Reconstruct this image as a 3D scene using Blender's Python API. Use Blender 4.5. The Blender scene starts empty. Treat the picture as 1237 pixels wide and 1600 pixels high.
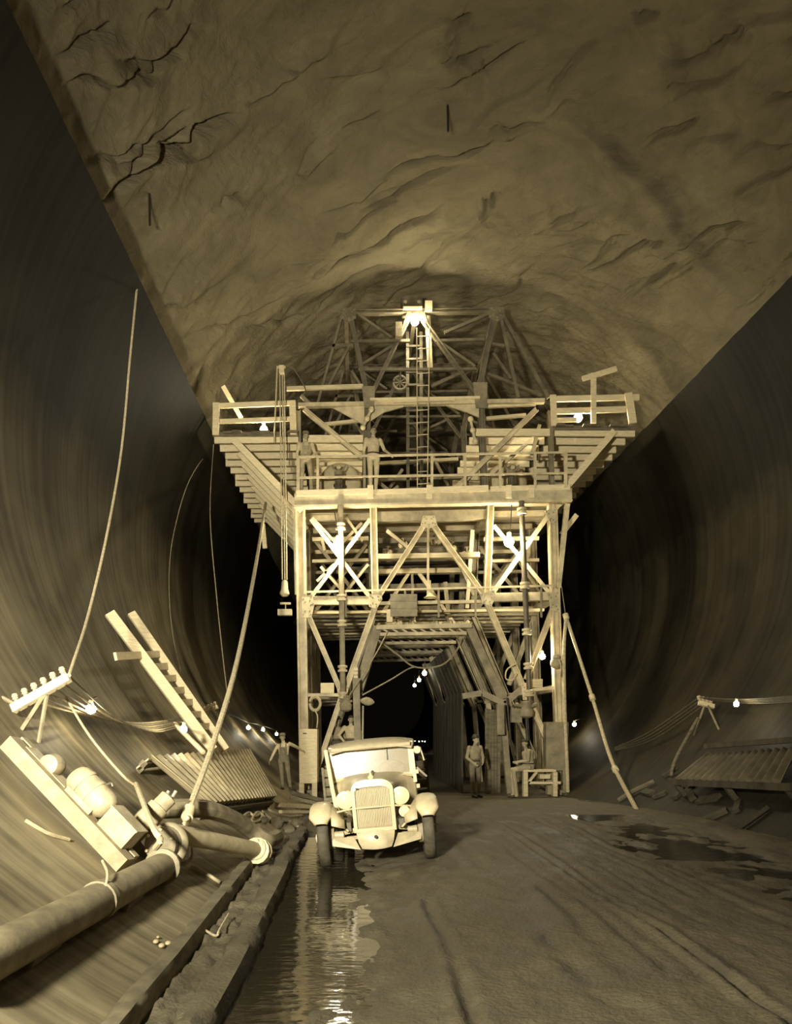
import bpy, bmesh, math, random
import numpy as np
from mathutils import Vector, Matrix, noise, Quaternion

random.seed(7)
SC = bpy.context.scene
COL = SC.collection
R = math.radians

# ---------------------------------------------------------------- camera
F = 1200.0                     # focal length in pixels of the 1237x1600 frame
VX, VY = 554.0, 1141.0         # where the tunnel axis vanishes
ZC = 1.82                      # eye height
cam_data = bpy.data.cameras.new('camera')
cam = bpy.data.objects.new('camera', cam_data)
COL.objects.link(cam)
cam.location = (0, 0, ZC)
cam.rotation_euler = (R(90), 0, 0)
cam_data.sensor_fit = 'VERTICAL'
cam_data.sensor_height = 36.0
cam_data.lens = F / 1600 * 36.0
cam_data.shift_x = (618.5 - VX) / 1600
cam_data.shift_y = (VY - 800.0) / 1600
cam_data.clip_end = 400
SC.camera = cam

# ---------------------------------------------------------------- world, lamp of the photographer, exposure
world = bpy.data.worlds.new('world')
SC.world = world
world.use_nodes = True
world.node_tree.nodes['Background'].inputs[0].default_value = (0.004, 0.0033, 0.0018, 1)
world.node_tree.nodes['Background'].inputs[1].default_value = 0.6

fl = bpy.data.lights.new('flash_lamp', 'SPOT')
fl.energy = 10500
fl.color = (1.0, 0.95, 0.80)
fl.spot_size = R(78)
fl.spot_blend = 1.0
fl.shadow_soft_size = 0.28
flo = bpy.data.objects.new('flash_lamp', fl)
COL.objects.link(flo)
flo.location = (-2.5, 0.6, 3.3)
flo.rotation_euler = (Vector((0.0, 20, 5.6)) - Vector(flo.location)).to_track_quat('-Z', 'Y').to_euler()

fb = bpy.data.lights.new('flash_powder', 'POINT')      # the open flare beside the reflector
fb.energy = 2600
fb.color = fl.color
fb.shadow_soft_size = 0.28
fbo = bpy.data.objects.new('flash_powder', fb)
COL.objects.link(fbo)
fbo.location = flo.location

vs = SC.view_settings
vs.view_transform = 'Standard'
vs.look = 'None'
vs.gamma = 1.0
vs.use_curve_mapping = False
vs.exposure = 0.0

# ---------------------------------------------------------------- tunnel numbers
CX, CZ, RL, RR = 2.2, 6.75, 7.75, 8.9     # axis, lining radius, rock radius
TH = R(32.5)                              # lining stops this far above the axis

def P(px, py, Y):
    return Vector(((px - VX) / F * Y, Y, ZC - (py - VY) / F * Y))

def cyl_hit(px, py, rad):
    dx, dz = (px - VX) / F, -(py - VY) / F
    ox, oz = -CX, ZC - CZ
    a = dx * dx + dz * dz
    b = 2 * (dx * ox + dz * oz)
    c = ox * ox + oz * oz - rad * rad
    t = (-b + math.sqrt(b * b - 4 * a * c)) / (2 * a)
    return Vector((dx * t, t, ZC + dz * t))

def Wl(px, py, off=0.0):
    """the point of the concrete lining seen at a pixel, moved off it by off"""
    return cyl_hit(px, py, RL - off)

def G(px, py, z=0.0):
    t = (ZC - z) / ((py - VY) / F)
    return P(px, py, t)

# ---------------------------------------------------------------- materials
def mat(name, col, rough=0.7, metal=0.0, var=0.25, scale=6.0, bump=0.15, stretch=(1, 1, 1), detail=5.0, spec=0.4, bscale=None):
    m = bpy.data.materials.new(name)
    m.use_nodes = True
    nt = m.node_tree
    b = nt.nodes['Principled BSDF']
    b.inputs['Roughness'].default_value = rough
    b.inputs['Metallic'].default_value = metal
    b.inputs['Specular IOR Level'].default_value = spec
    tc = nt.nodes.new('ShaderNodeTexCoord')
    mp = nt.nodes.new('ShaderNodeMapping')
    mp.inputs['Scale'].default_value = stretch
    nt.links.new(tc.outputs['Object'], mp.inputs['Vector'])
    nz = nt.nodes.new('ShaderNodeTexNoise')
    nz.inputs['Scale'].default_value = scale
    nz.inputs['Detail'].default_value = detail
    nz.inputs['Roughness'].default_value = 0.62
    nt.links.new(mp.outputs['Vector'], nz.inputs['Vector'])
    rp = nt.nodes.new('ShaderNodeValToRGB')
    rp.color_ramp.elements[0].position = 0.3
    rp.color_ramp.elements[1].position = 0.7
    lo = [max(0, c * (1 - var)) for c in col]
    hi = [min(1, c * (1 + var)) for c in col]
    rp.color_ramp.elements[0].color = (*lo, 1)
    rp.color_ramp.elements[1].color = (*hi, 1)
    nt.links.new(nz.outputs['Fac'], rp.inputs['Fac'])
    nt.links.new(rp.outputs['Color'], b.inputs['Base Color'])
    if bump > 0:
        n2 = nz
        if bscale:
            n2 = nt.nodes.new('ShaderNodeTexNoise')
            n2.inputs['Scale'].default_value = bscale
            n2.inputs['Detail'].default_value = 6
            nt.links.new(mp.outputs['Vector'], n2.inputs['Vector'])
        bp = nt.nodes.new('ShaderNodeBump')
        bp.inputs['Strength'].default_value = bump
        bp.inputs['Distance'].default_value = 0.05
        nt.links.new(n2.outputs['Fac'], bp.inputs['Height'])
        nt.links.new(bp.outputs['Normal'], b.inputs['Normal'])
    return m

def sep(v):
    """a grey value in the brown tone of the print"""
    return (v, v * 0.83, v * 0.48)

def glow(name, col, strength):
    m = bpy.data.materials.new(name)
    m.use_nodes = True
    nt = m.node_tree
    nt.nodes.remove(nt.nodes['Principled BSDF'])
    e = nt.nodes.new('ShaderNodeEmission')
    e.inputs[0].default_value = (*col, 1)
    e.inputs[1].default_value = strength
    nt.links.new(e.outputs[0], nt.nodes['Material Output'].inputs[0])
    return m

M = {}
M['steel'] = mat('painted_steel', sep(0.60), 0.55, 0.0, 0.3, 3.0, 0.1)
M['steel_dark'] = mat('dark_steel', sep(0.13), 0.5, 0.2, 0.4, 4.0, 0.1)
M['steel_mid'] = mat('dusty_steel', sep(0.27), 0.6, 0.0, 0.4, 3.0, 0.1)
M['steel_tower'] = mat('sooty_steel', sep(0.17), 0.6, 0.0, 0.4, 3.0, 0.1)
M['wood'] = mat('pale_timber', sep(0.82), 0.8, 0, 0.15, 5.0, 0.15, (1, 1, 6))
M['wood_x'] = mat('sawn_plank', sep(0.62), 0.8, 0, 0.25, 3.0, 0.15, (0.6, 6, 6))
M['wood_dark'] = mat('stained_timber', sep(0.17), 0.85, 0, 0.4, 4.0, 0.2, (1, 1, 4))
M['wood_darkest'] = mat('darkest_boards', sep(0.07), 0.85, 0, 0.5, 4.0, 0.2, (1, 1, .3))  # darkest timber tone, for the passage boards and right-side debris
M['wood_skid'] = mat('skid_timber', sep(0.34), 0.8, 0, 0.25, 5, 0.2, (1, 1, 2))
M['white'] = mat('white_paint', sep(0.75), 0.55, 0, 0.1, 5, 0.05)
M['cream'] = mat('cream_enamel', sep(0.56), 0.35, 0, 0.12, 8, 0.03, spec=0.5)
M['rubber'] = mat('worn_rubber', sep(0.075), 0.7, 0, 0.45, 9, 0.2)
M['black'] = mat('black_iron', sep(0.035), 0.5, 0.2, 0.4, 6, 0.1)
M['rope'] = mat('pale_rope', sep(0.52), 0.9, 0, 0.3, 20, 0.3)
M['hose'] = mat('canvas_hose', sep(0.52), 0.85, 0, 0.3, 14, 0.2)
M['wire'] = mat('dark_wire', sep(0.10), 0.7, 0, 0.3, 8, 0.0)
M['wire_pale'] = mat('pale_wire', sep(0.30), 0.7, 0, 0.3, 8, 0.0)
M['pipe'] = mat('rusty_pipe', sep(0.26), 0.6, 0.1, 0.45, 4, 0.2, (1, 1, 1))
M['galv_dark'] = mat('dark_corrugated_iron', sep(0.12), 0.6, 0.1, 0.4, 3, 0.1)  # darker tone of the corrugated iron, for the right-hand roof
M['machine'] = mat('machine_paint', sep(0.40), 0.5, 0, 0.35, 7, 0.15)
M['pipe_light'] = mat('pale_pipe', sep(0.56), 0.6, 0, 0.2, 6, 0.1)
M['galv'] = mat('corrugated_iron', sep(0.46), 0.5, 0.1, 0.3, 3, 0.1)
M['skin'] = mat('skin', sep(0.42), 0.6, 0, 0.1, 10, 0)
M['hair'] = mat('dark_hair', sep(0.05), 0.7, 0, 0.3, 20, 0.2)
M['shirt_light'] = mat('light_shirt', sep(0.60), 0.9, 0, 0.15, 9, 0.2)
M['shirt_mid'] = mat('grey_shirt', sep(0.34), 0.9, 0, 0.25, 9, 0.2)
M['trouser_light'] = mat('pale_trousers', sep(0.62), 0.9, 0, 0.15, 9, 0.2)
M['denim'] = mat('worn_denim', sep(0.20), 0.9, 0, 0.35, 9, 0.2)
M['denim_dark'] = mat('dark_denim', sep(0.11), 0.9, 0, 0.35, 9, 0.2)
M['leather'] = mat('dark_leather', sep(0.06), 0.6, 0, 0.3, 9, 0.1)
M['canvas'] = mat('canvas_cloth', sep(0.40), 0.9, 0, 0.25, 8, 0.3)
M['porcelain'] = mat('porcelain', sep(0.55), 0.3, 0, 0.1, 8, 0)
M['bulb'] = glow('bulb_light', (1.0, 0.90, 0.66), 560)
M['bulb_mid'] = glow('wing_bulb_light', (1.0, 0.90, 0.66), 330)
M['bulb_small'] = glow('small_bulb_light', (1.0, 0.90, 0.66), 160)
M['bulb_far'] = glow('far_bulb_light', (1.0, 0.90, 0.66), 40)

# ---------------------------------------------------------------- mesh helpers
def world_loc(o):
    v = Vector((0, 0, 0))
    while o is not None:
        v += o.location
        o = o.parent
    return v

def mk(name, verts, faces, material, parent=None, smooth=False, mats=None, midx=None):
    """one mesh object; verts are in world space (or in the parent's space when the parent is turned)"""
    me = bpy.data.meshes.new(name)
    vv = [Vector(v) for v in verts]
    o = bpy.data.objects.new(name, me)
    if parent is not None:
        off = Vector((0, 0, 0)) if parent.get('_local') else world_loc(parent)
        if parent.get('_local'):
            o['_local'] = 1
    else:
        lo = Vector((min(v.x for v in vv), min(v.y for v in vv), min(v.z for v in vv)))
        hi = Vector((max(v.x for v in vv), max(v.y for v in vv), max(v.z for v in vv)))
        off = Vector(((lo.x + hi.x) / 2, (lo.y + hi.y) / 2, lo.z))
        o.location = off
    me.from_pydata([tuple(v - off) for v in vv], [], faces)
    for m in (mats or [material]):
        me.materials.append(m)
    if midx is not None:
        me.polygons.foreach_set('material_index', midx)
    bm = bmesh.new()
    bm.from_mesh(me)
    bmesh.ops.recalc_face_normals(bm, faces=bm.faces)
    bm.to_mesh(me)
    bm.free()
    if smooth:
        me.polygons.foreach_set('use_smooth', [True] * len(me.polygons))
        me.set_sharp_from_angle(angle=R(42))
    me.update()
    COL.objects.link(o)
    o.parent = parent
    return o

def tag(o, label=None, cat=None, group=None, kind=None):
    if label: o['label'] = label
    if cat: o['category'] = cat
    if group: o['group'] = group
    if kind: o['kind'] = kind
    return o

def empty(name, loc, label, cat, group=None, local=False):
    o = bpy.data.objects.new(name, None)
    o.location = loc
    o.empty_display_size = 0.2
    COL.objects.link(o)
    if local: o['_local'] = 1
    return tag(o, label, cat, group)

class G_:
    """a bag of faces that becomes one mesh"""
    def __init__(s):
        s.v, s.f, s.mi = [], [], []
    def add(s, v, f, mi=0):
        n = len(s.v)
        s.v += [Vector(x) for x in v]
        s.f += [tuple(i + n for i in q) for q in f]
        s.mi += [mi] * len(f)
        return s
    def box(s, c, size, rot=None, mi=0):
        c = Vector(c); hx, hy, hz = size[0] / 2, size[1] / 2, size[2] / 2
        vs_ = [Vector((x, y, z)) for z in (-hz, hz) for y in (-hy, hy) for x in (-hx, hx)]
        if rot is not None:
            vs_ = [rot @ v for v in vs_]
        return s.add([c + v for v in vs_], [(0, 2, 3, 1), (4, 5, 7, 6), (0, 1, 5, 4), (2, 6, 7, 3), (0, 4, 6, 2), (1, 3, 7, 5)], mi)
    def prism(s, prof, p0, p1, up=Vector((0, -1, 0)), mi=0):
        """2-d profile (a along side, b along up) drawn from p0 to p1"""
        p0, p1 = Vector(p0), Vector(p1)
        d = (p1 - p0).normalized()
        up = Vector(up)
        up = (up - d * up.dot(d))
        if up.length < 1e-4:
            up = Vector((0, 0, 1)) - d * d.z
            if up.length < 1e-4: up = Vector((1, 0, 0))
        up.normalize()
        sd = d.cross(up)
        n = len(prof)
        v = [p0 + sd * a + up * b for a, b in prof] + [p1 + sd * a + up * b for a, b in prof]
        f = [tuple(range(n - 1, -1, -1)), tuple(range(n, 2 * n))] + [(i, (i + 1) % n, n + (i + 1) % n, n + i) for i in range(n)]
        return s.add(v, f, mi)
    def bar(s, p0, p1, w, t=None, up=Vector((0, -1, 0)), mi=0):
        t = w if t is None else t
        return s.prism([(-w / 2, -t / 2), (w / 2, -t / 2), (w / 2, t / 2), (-w / 2, t / 2)], p0, p1, up, mi)
    def hbeam(s, p0, p1, w, t, up=Vector((0, -1, 0)), k=0.2, mi=0):
        """H section: two flanges at the sides, web set back between them"""
        a, b, q = w / 2, t / 2, w * k
        return s.prism([(-a, -b), (-a + q, -b), (-a + q, -b * .25), (a - q, -b * .25), (a - q, -b), (a, -b), (a, b), (a - q, b), (a - q, b * .25), (-a + q, b * .25), (-a + q, b), (-a, b)], p0, p1, up, mi)
    def angle(s, p0, p1, w, t=0.03, up=Vector((0, -1, 0)), mi=0):
        a = w / 2
        return s.prism([(-a, -a), (-a + t, -a), (-a + t, a - t), (a, a - t), (a, a), (-a, a)], p0, p1, up, mi)
    def tube(s, pts, rad, n=8, mi=0, cap=True):
        pts = [Vector(p) for p in pts]
        rads = rad if isinstance(rad, (list, tuple)) else [rad] * len(pts)
        base = len(s.v)
        ref = Vector((0, 0, 1))
        if abs((pts[-1] - pts[0]).normalized().z) > 0.9: ref = Vector((0, 1, 0))
        vv, ff = [], []
        for i, p in enumerate(pts):
            d = (pts[min(i + 1, len(pts) - 1)] - pts[max(i - 1, 0)]).normalized()
            a = d.cross(ref)
            if a.length < 1e-4: a = d.cross(Vector((1, 0, 0)))
            a.normalize(); b = d.cross(a)
            for k in range(n):
                t = 2 * math.pi * k / n
                vv.append(p + (a * math.cos(t) + b * math.sin(t)) * rads[i])
        for i in range(len(pts) - 1):
            for k in range(n):
                ff.append((i * n + k, i * n + (k + 1) % n, (i + 1) * n + (k + 1) % n, (i + 1) * n + k))
        if cap:
            ff.append(tuple(range(n - 1, -1, -1)))
            m = (len(pts) - 1) * n
            ff.append(tuple(range(m, m + n)))
        return s.add(vv, ff, mi)
    def lathe(s, prof, origin, axis, n=20, mi=0):
        """prof: (radius, height along axis)"""
        o, ax = Vector(origin), Vector(axis).normalized()
        a = ax.cross(Vector((0, 0, 1)))
        if a.length < 1e-3: a = ax.cross(Vector((1, 0, 0)))
        a.normalize(); b = ax.cross(a)
        vv, ff = [], []
        for r, h in prof:
            for k in range(n):
                t = 2 * math.pi * k / n
                vv.append(o + ax * h + (a * math.cos(t) + b * math.sin(t)) * max(r, 1e-4))
        for i in range(len(prof) - 1):
            for k in range(n):
                ff.append((i * n + k, i * n + (k + 1) % n, (i + 1) * n + (k + 1) % n, (i + 1) * n + k))
        ff.append(tuple(range(n - 1, -1, -1)))
        m = (len(prof) - 1) * n
        ff.append(tuple(range(m, m + n)))
        return s.add(vv, ff, mi)
    def ball(s, c, r, n=10, sc=(1, 1, 1), mi=0):
        c = Vector(c)
        prof = [(math.sin(math.pi * i / n) * r, -math.cos(math.pi * i / n) * r) for i in range(n + 1)]
        m = n + 2
        vv, ff = [], []
        for rr, h in prof:
            for k in range(m):
                t = 2 * math.pi * k / m
                vv.append(c + Vector((max(rr, 1e-4) * math.cos(t) * sc[0], max(rr, 1e-4) * math.sin(t) * sc[1], h * sc[2])))
        for i in range(len(prof) - 1):
            for k in range(m):
                ff.append((i * m + k, i * m + (k + 1) % m, (i + 1) * m + (k + 1) % m, (i + 1) * m + k))
        ff.append(tuple(range(m - 1, -1, -1))); q = (len(prof) - 1) * m
        ff.append(tuple(range(q, q + m)))
        return s.add(vv, ff, mi)
    def plate(s, pts, thick, nrm=Vector((0, 1, 0)), mi=0):
        """a flat polygon given thickness along nrm"""
        nrm = Vector(nrm).normalized() * thick
        n = len(pts)
        v = [Vector(p) for p in pts] + [Vector(p) + nrm for p in pts]
        f = [tuple(range(n)), tuple(range(2 * n - 1, n - 1, -1))] + [(i, (i + 1) % n, n + (i + 1) % n, n + i) for i in range(n)]
        return s.add(v, f, mi)
    def build(s, name, material, parent=None, smooth=False, mats=None):
        return mk(name, s.v, s.f, material, parent, smooth, mats, s.mi if mats else None)

def sag(a, b, n=12, drop=0.0, ctrl=None):
    a, b = Vector(a), Vector(b)
    out = []
    for i in range(n + 1):
        t = i / n
        p = a.lerp(b, t)
        p.z -= drop * 4 * t * (1 - t)
        out.append(p)
    return out

def spline(pts, n=6):
    pts = [Vector(p) for p in pts]
    q = [pts[0] * 2 - pts[1]] + pts + [pts[-1] * 2 - pts[-2]]
    out = []
    for i in range(1, len(q) - 2):
        for k in range(n):
            t = k / n
            a, b, c, d = q[i - 1], q[i], q[i + 1], q[i + 2]
            out.append(0.5 * ((2 * b) + (c - a) * t + (2 * a - 5 * b + 4 * c - d) * t * t + (3 * b - a - 3 * c + d) * t ** 3))
    out.append(pts[-1])
    return out

# ================================================================ the tunnel
# rock material: brown strata
def rock_material():
    m = bpy.data.materials.new('tunnel_rock')
    m.use_nodes = True
    nt = m.node_tree; L = nt.links
    b = nt.nodes['Principled BSDF']
    b.inputs['Roughness'].default_value = 0.9
    b.inputs['Specular IOR Level'].default_value = 0.15
    tc = nt.nodes.new('ShaderNodeTexCoord')
    mp = nt.nodes.new('ShaderNodeMapping')
    mp.inputs['Rotation'].default_value = (R(20), R(-24), R(30))
    mp.inputs['Scale'].default_value = (0.45, 0.7, 1.9)
    L.new(tc.outputs['Object'], mp.inputs['Vector'])
    n1 = nt.nodes.new('ShaderNodeTexNoise')
    n1.inputs['Scale'].default_value = 0.9; n1.inputs['Detail'].default_value = 9; n1.inputs['Roughness'].default_value = 0.62
    n1.inputs['Distortion'].default_value = 0.6
    L.new(mp.outputs[0], n1.inputs['Vector'])
    rp = nt.nodes.new('ShaderNodeValToRGB')
    rp.color_ramp.elements[0].position = 0.3; rp.color_ramp.elements[0].color = (*sep(0.17), 1)
    rp.color_ramp.elements[1].position = 0.72; rp.color_ramp.elements[1].color = (*sep(0.30), 1)
    L.new(n1.outputs['Fac'], rp.inputs['Fac'])
    L.new(rp.outputs['Color'], b.inputs['Base Color'])
    n2 = nt.nodes.new('ShaderNodeTexNoise')
    n2.inputs['Scale'].default_value = 4.5; n2.inputs['Detail'].default_value = 10; n2.inputs['Roughness'].default_value = 0.66
    n2.inputs['Distortion'].default_value = 0.4
    L.new(mp.outputs[0], n2.inputs['Vector'])
    bp = nt.nodes.new('ShaderNodeBump')
    bp.inputs['Strength'].default_value = 0.8; bp.inputs['Distance'].default_value = 0.2
    L.new(n2.outputs['Fac'], bp.inputs['Height'])
    L.new(bp.outputs['Normal'], b.inputs['Normal'])
    return m
M['rock'] = rock_material()

def lining_material():
    """smooth formed concrete, damp, with streaks running down the curve"""
    m = bpy.data.materials.new('concrete_lining')
    m.use_nodes = True
    nt = m.node_tree; L = nt.links
    b = nt.nodes['Principled BSDF']
    b.inputs['Specular IOR Level'].default_value = 0.10
    tc = nt.nodes.new('ShaderNodeTexCoord')
    mp = nt.nodes.new('ShaderNodeMapping')
    mp.inputs['Scale'].default_value = (0.10, 6.5, 0.10)
    L.new(tc.outputs['Object'], mp.inputs['Vector'])
    n1 = nt.nodes.new('ShaderNodeTexNoise')
    n1.inputs['Scale'].default_value = 1.0; n1.inputs['Detail'].default_value = 6; n1.inputs['Roughness'].default_value = 0.7
    L.new(mp.outputs[0], n1.inputs['Vector'])
    n3 = nt.nodes.new('ShaderNodeTexNoise')
    n3.inputs['Scale'].default_value = 0.55; n3.inputs['Detail'].default_value = 4
    L.new(tc.outputs['Object'], n3.inputs['Vector'])
    mx = nt.nodes.new('ShaderNodeMath'); mx.operation = 'MULTIPLY_ADD'
    mx.inputs[1].default_value = 0.55
    L.new(n1.outputs['Fac'], mx.inputs[0])
    mm = nt.nodes.new('ShaderNodeMath'); mm.operation = 'MULTIPLY'; mm.inputs[1].default_value = 0.45
    L.new(n3.outputs['Fac'], mm.inputs[0]); L.new(mm.outputs[0], mx.inputs[2])
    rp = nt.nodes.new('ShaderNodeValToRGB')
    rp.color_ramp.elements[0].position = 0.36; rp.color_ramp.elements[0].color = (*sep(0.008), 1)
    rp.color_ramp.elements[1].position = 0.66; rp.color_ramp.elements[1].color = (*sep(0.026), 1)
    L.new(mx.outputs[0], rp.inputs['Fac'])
    # paler low down, fading upward in blotches: the flash's falloff painted into the colour
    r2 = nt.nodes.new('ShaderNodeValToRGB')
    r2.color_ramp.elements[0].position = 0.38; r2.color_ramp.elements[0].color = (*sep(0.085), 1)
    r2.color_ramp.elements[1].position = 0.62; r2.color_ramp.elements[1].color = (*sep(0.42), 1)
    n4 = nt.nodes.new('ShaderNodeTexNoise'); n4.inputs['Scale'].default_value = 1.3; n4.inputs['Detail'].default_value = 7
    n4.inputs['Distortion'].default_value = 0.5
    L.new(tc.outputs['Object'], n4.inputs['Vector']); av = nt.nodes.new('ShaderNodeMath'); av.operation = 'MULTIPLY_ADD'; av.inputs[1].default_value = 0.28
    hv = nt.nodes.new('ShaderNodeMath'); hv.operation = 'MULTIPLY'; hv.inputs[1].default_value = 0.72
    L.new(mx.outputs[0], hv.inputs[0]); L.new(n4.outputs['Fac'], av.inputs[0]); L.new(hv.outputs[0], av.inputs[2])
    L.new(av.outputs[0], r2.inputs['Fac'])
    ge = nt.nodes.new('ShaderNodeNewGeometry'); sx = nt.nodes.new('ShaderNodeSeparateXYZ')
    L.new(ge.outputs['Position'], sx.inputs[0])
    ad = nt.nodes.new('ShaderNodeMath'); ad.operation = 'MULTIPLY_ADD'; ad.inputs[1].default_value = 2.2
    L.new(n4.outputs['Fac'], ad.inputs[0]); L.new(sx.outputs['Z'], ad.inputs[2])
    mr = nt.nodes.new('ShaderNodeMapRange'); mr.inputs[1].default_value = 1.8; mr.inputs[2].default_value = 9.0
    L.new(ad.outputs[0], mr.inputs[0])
    # pale only on the flash's side; the far side's dimness is painted too
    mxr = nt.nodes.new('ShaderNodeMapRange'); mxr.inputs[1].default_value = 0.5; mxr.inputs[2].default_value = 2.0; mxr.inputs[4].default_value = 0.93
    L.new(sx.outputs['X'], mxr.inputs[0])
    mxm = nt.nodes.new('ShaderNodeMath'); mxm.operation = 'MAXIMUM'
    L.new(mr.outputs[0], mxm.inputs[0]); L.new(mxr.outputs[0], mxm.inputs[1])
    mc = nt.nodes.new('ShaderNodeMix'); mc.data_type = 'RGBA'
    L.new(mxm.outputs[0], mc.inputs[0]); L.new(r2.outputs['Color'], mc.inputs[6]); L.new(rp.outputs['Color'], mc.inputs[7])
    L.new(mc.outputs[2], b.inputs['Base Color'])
    b.inputs['Roughness'].default_value = 0.65
    bp = nt.nodes.new('ShaderNodeBump'); bp.inputs['Strength'].default_value = 0.12; bp.inputs['Distance'].default_value = 0.02
    L.new(n1.outputs['Fac'], bp.inputs['Height']); L.new(bp.outputs['Normal'], b.inputs['Normal'])
    return m
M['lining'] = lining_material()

Y0T, Y1T = -8.0, 110.0
def lining(name, side, label):
    ys = list(np.linspace(Y0T, 6, 12)) + list(np.linspace(6.3, 40, 150)) + list(np.linspace(41, Y1T, 20))
    nt_ = 40
    v, f = [], []
    for y in ys:
        for k in range(nt_ + 1):
            t = -math.pi / 2 + (math.pi / 2 + TH) * k / nt_
            rr = RL
            lip = 0.0
            if k == nt_:
                lip = 0.05 * noise.noise(Vector((y * 1.6, side * 3.1, 0))) + 0.025 * noise.noise(Vector((y * 7, side, 2)))
            v.append((CX + side * rr * math.cos(t) , y, CZ + rr * math.sin(t) + lip))
        # top ledge going back into the rock
        lip2 = 0.05 * noise.noise(Vector((y * 0.9, side * 5.1, 4)))
        v.append((CX + side * (RR + 0.45) * math.cos(TH), y, CZ + RL * math.sin(TH) + 0.10 + lip2))
    m = nt_ + 2
    for i in range(len(ys) - 1):
        for k in range(m - 1):
            f.append((i * m + k, i * m + k + 1, (i + 1) * m + k + 1, (i + 1) * m + k))
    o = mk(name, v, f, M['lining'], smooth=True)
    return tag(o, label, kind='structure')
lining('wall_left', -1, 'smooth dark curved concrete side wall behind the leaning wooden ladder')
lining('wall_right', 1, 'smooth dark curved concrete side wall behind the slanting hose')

# rock arch: displaced shell with ledges along the cracks of the photograph
def rock_uv(px, py):
    p = cyl_hit(px, py, RR)
    return (math.atan2(p.z - CZ, p.x - CX) * RR, p.y)

CRACKS = [   # pixels, height of step, reach, side, depth and width of the open groove
    ([(150, 300), (185, 272), (240, 243), (290, 232), (302, 205), (335, 190), (375, 168)], .14, 1.4, -1, .75, .085),
    ([(165, 285), (200, 245), (250, 205), (290, 165)], .07, .8, -1, .3, .05),
    ([(225, 245), (255, 225), (290, 205)], .05, .6, -1, .35, .05),
    ([(870, 150), (930, 190), (985, 225), (1030, 275), (1065, 315), (1105, 375), (1135, 430), (1160, 480)], .34, 2.6, -1, .0, .1),
    ([(480, 425), (540, 400), (600, 378), (640, 345), (700, 318)], .08, 1.0, -1, .4, .05),
    ([(600, 265), (660, 258), (720, 240), (775, 212)], .07, .9, -1, .3, .045),
    ([(530, 195), (570, 188), (610, 175)], .06, .6, -1, .2, .045),
    ([(490, 480), (520, 440), (560, 420), (615, 400)], .07, .8, -1, .2, .045),
    ([(840, 160), (890, 145), (930, 150)], .12, .7, 1, .1, .05),
    ([(860, 355), (900, 350), (940, 335)], .1, .6, 1, .15, .05),
    ([(70, 90), (110, 70), (160, 40), (180, 20)], .14, .9, -1, .25, .05),
    ([(1010, 370), (1050, 345), (1085, 340)], .1, .6, -1, .1, .05),
    ([(760, 470), (800, 462), (840, 480), (880, 470)], .1, .7, 1, .12, .05),
    ([(1140, 355), (1160, 370), (1200, 365)], .2, .6, 1, .2, .06),
]
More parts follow.
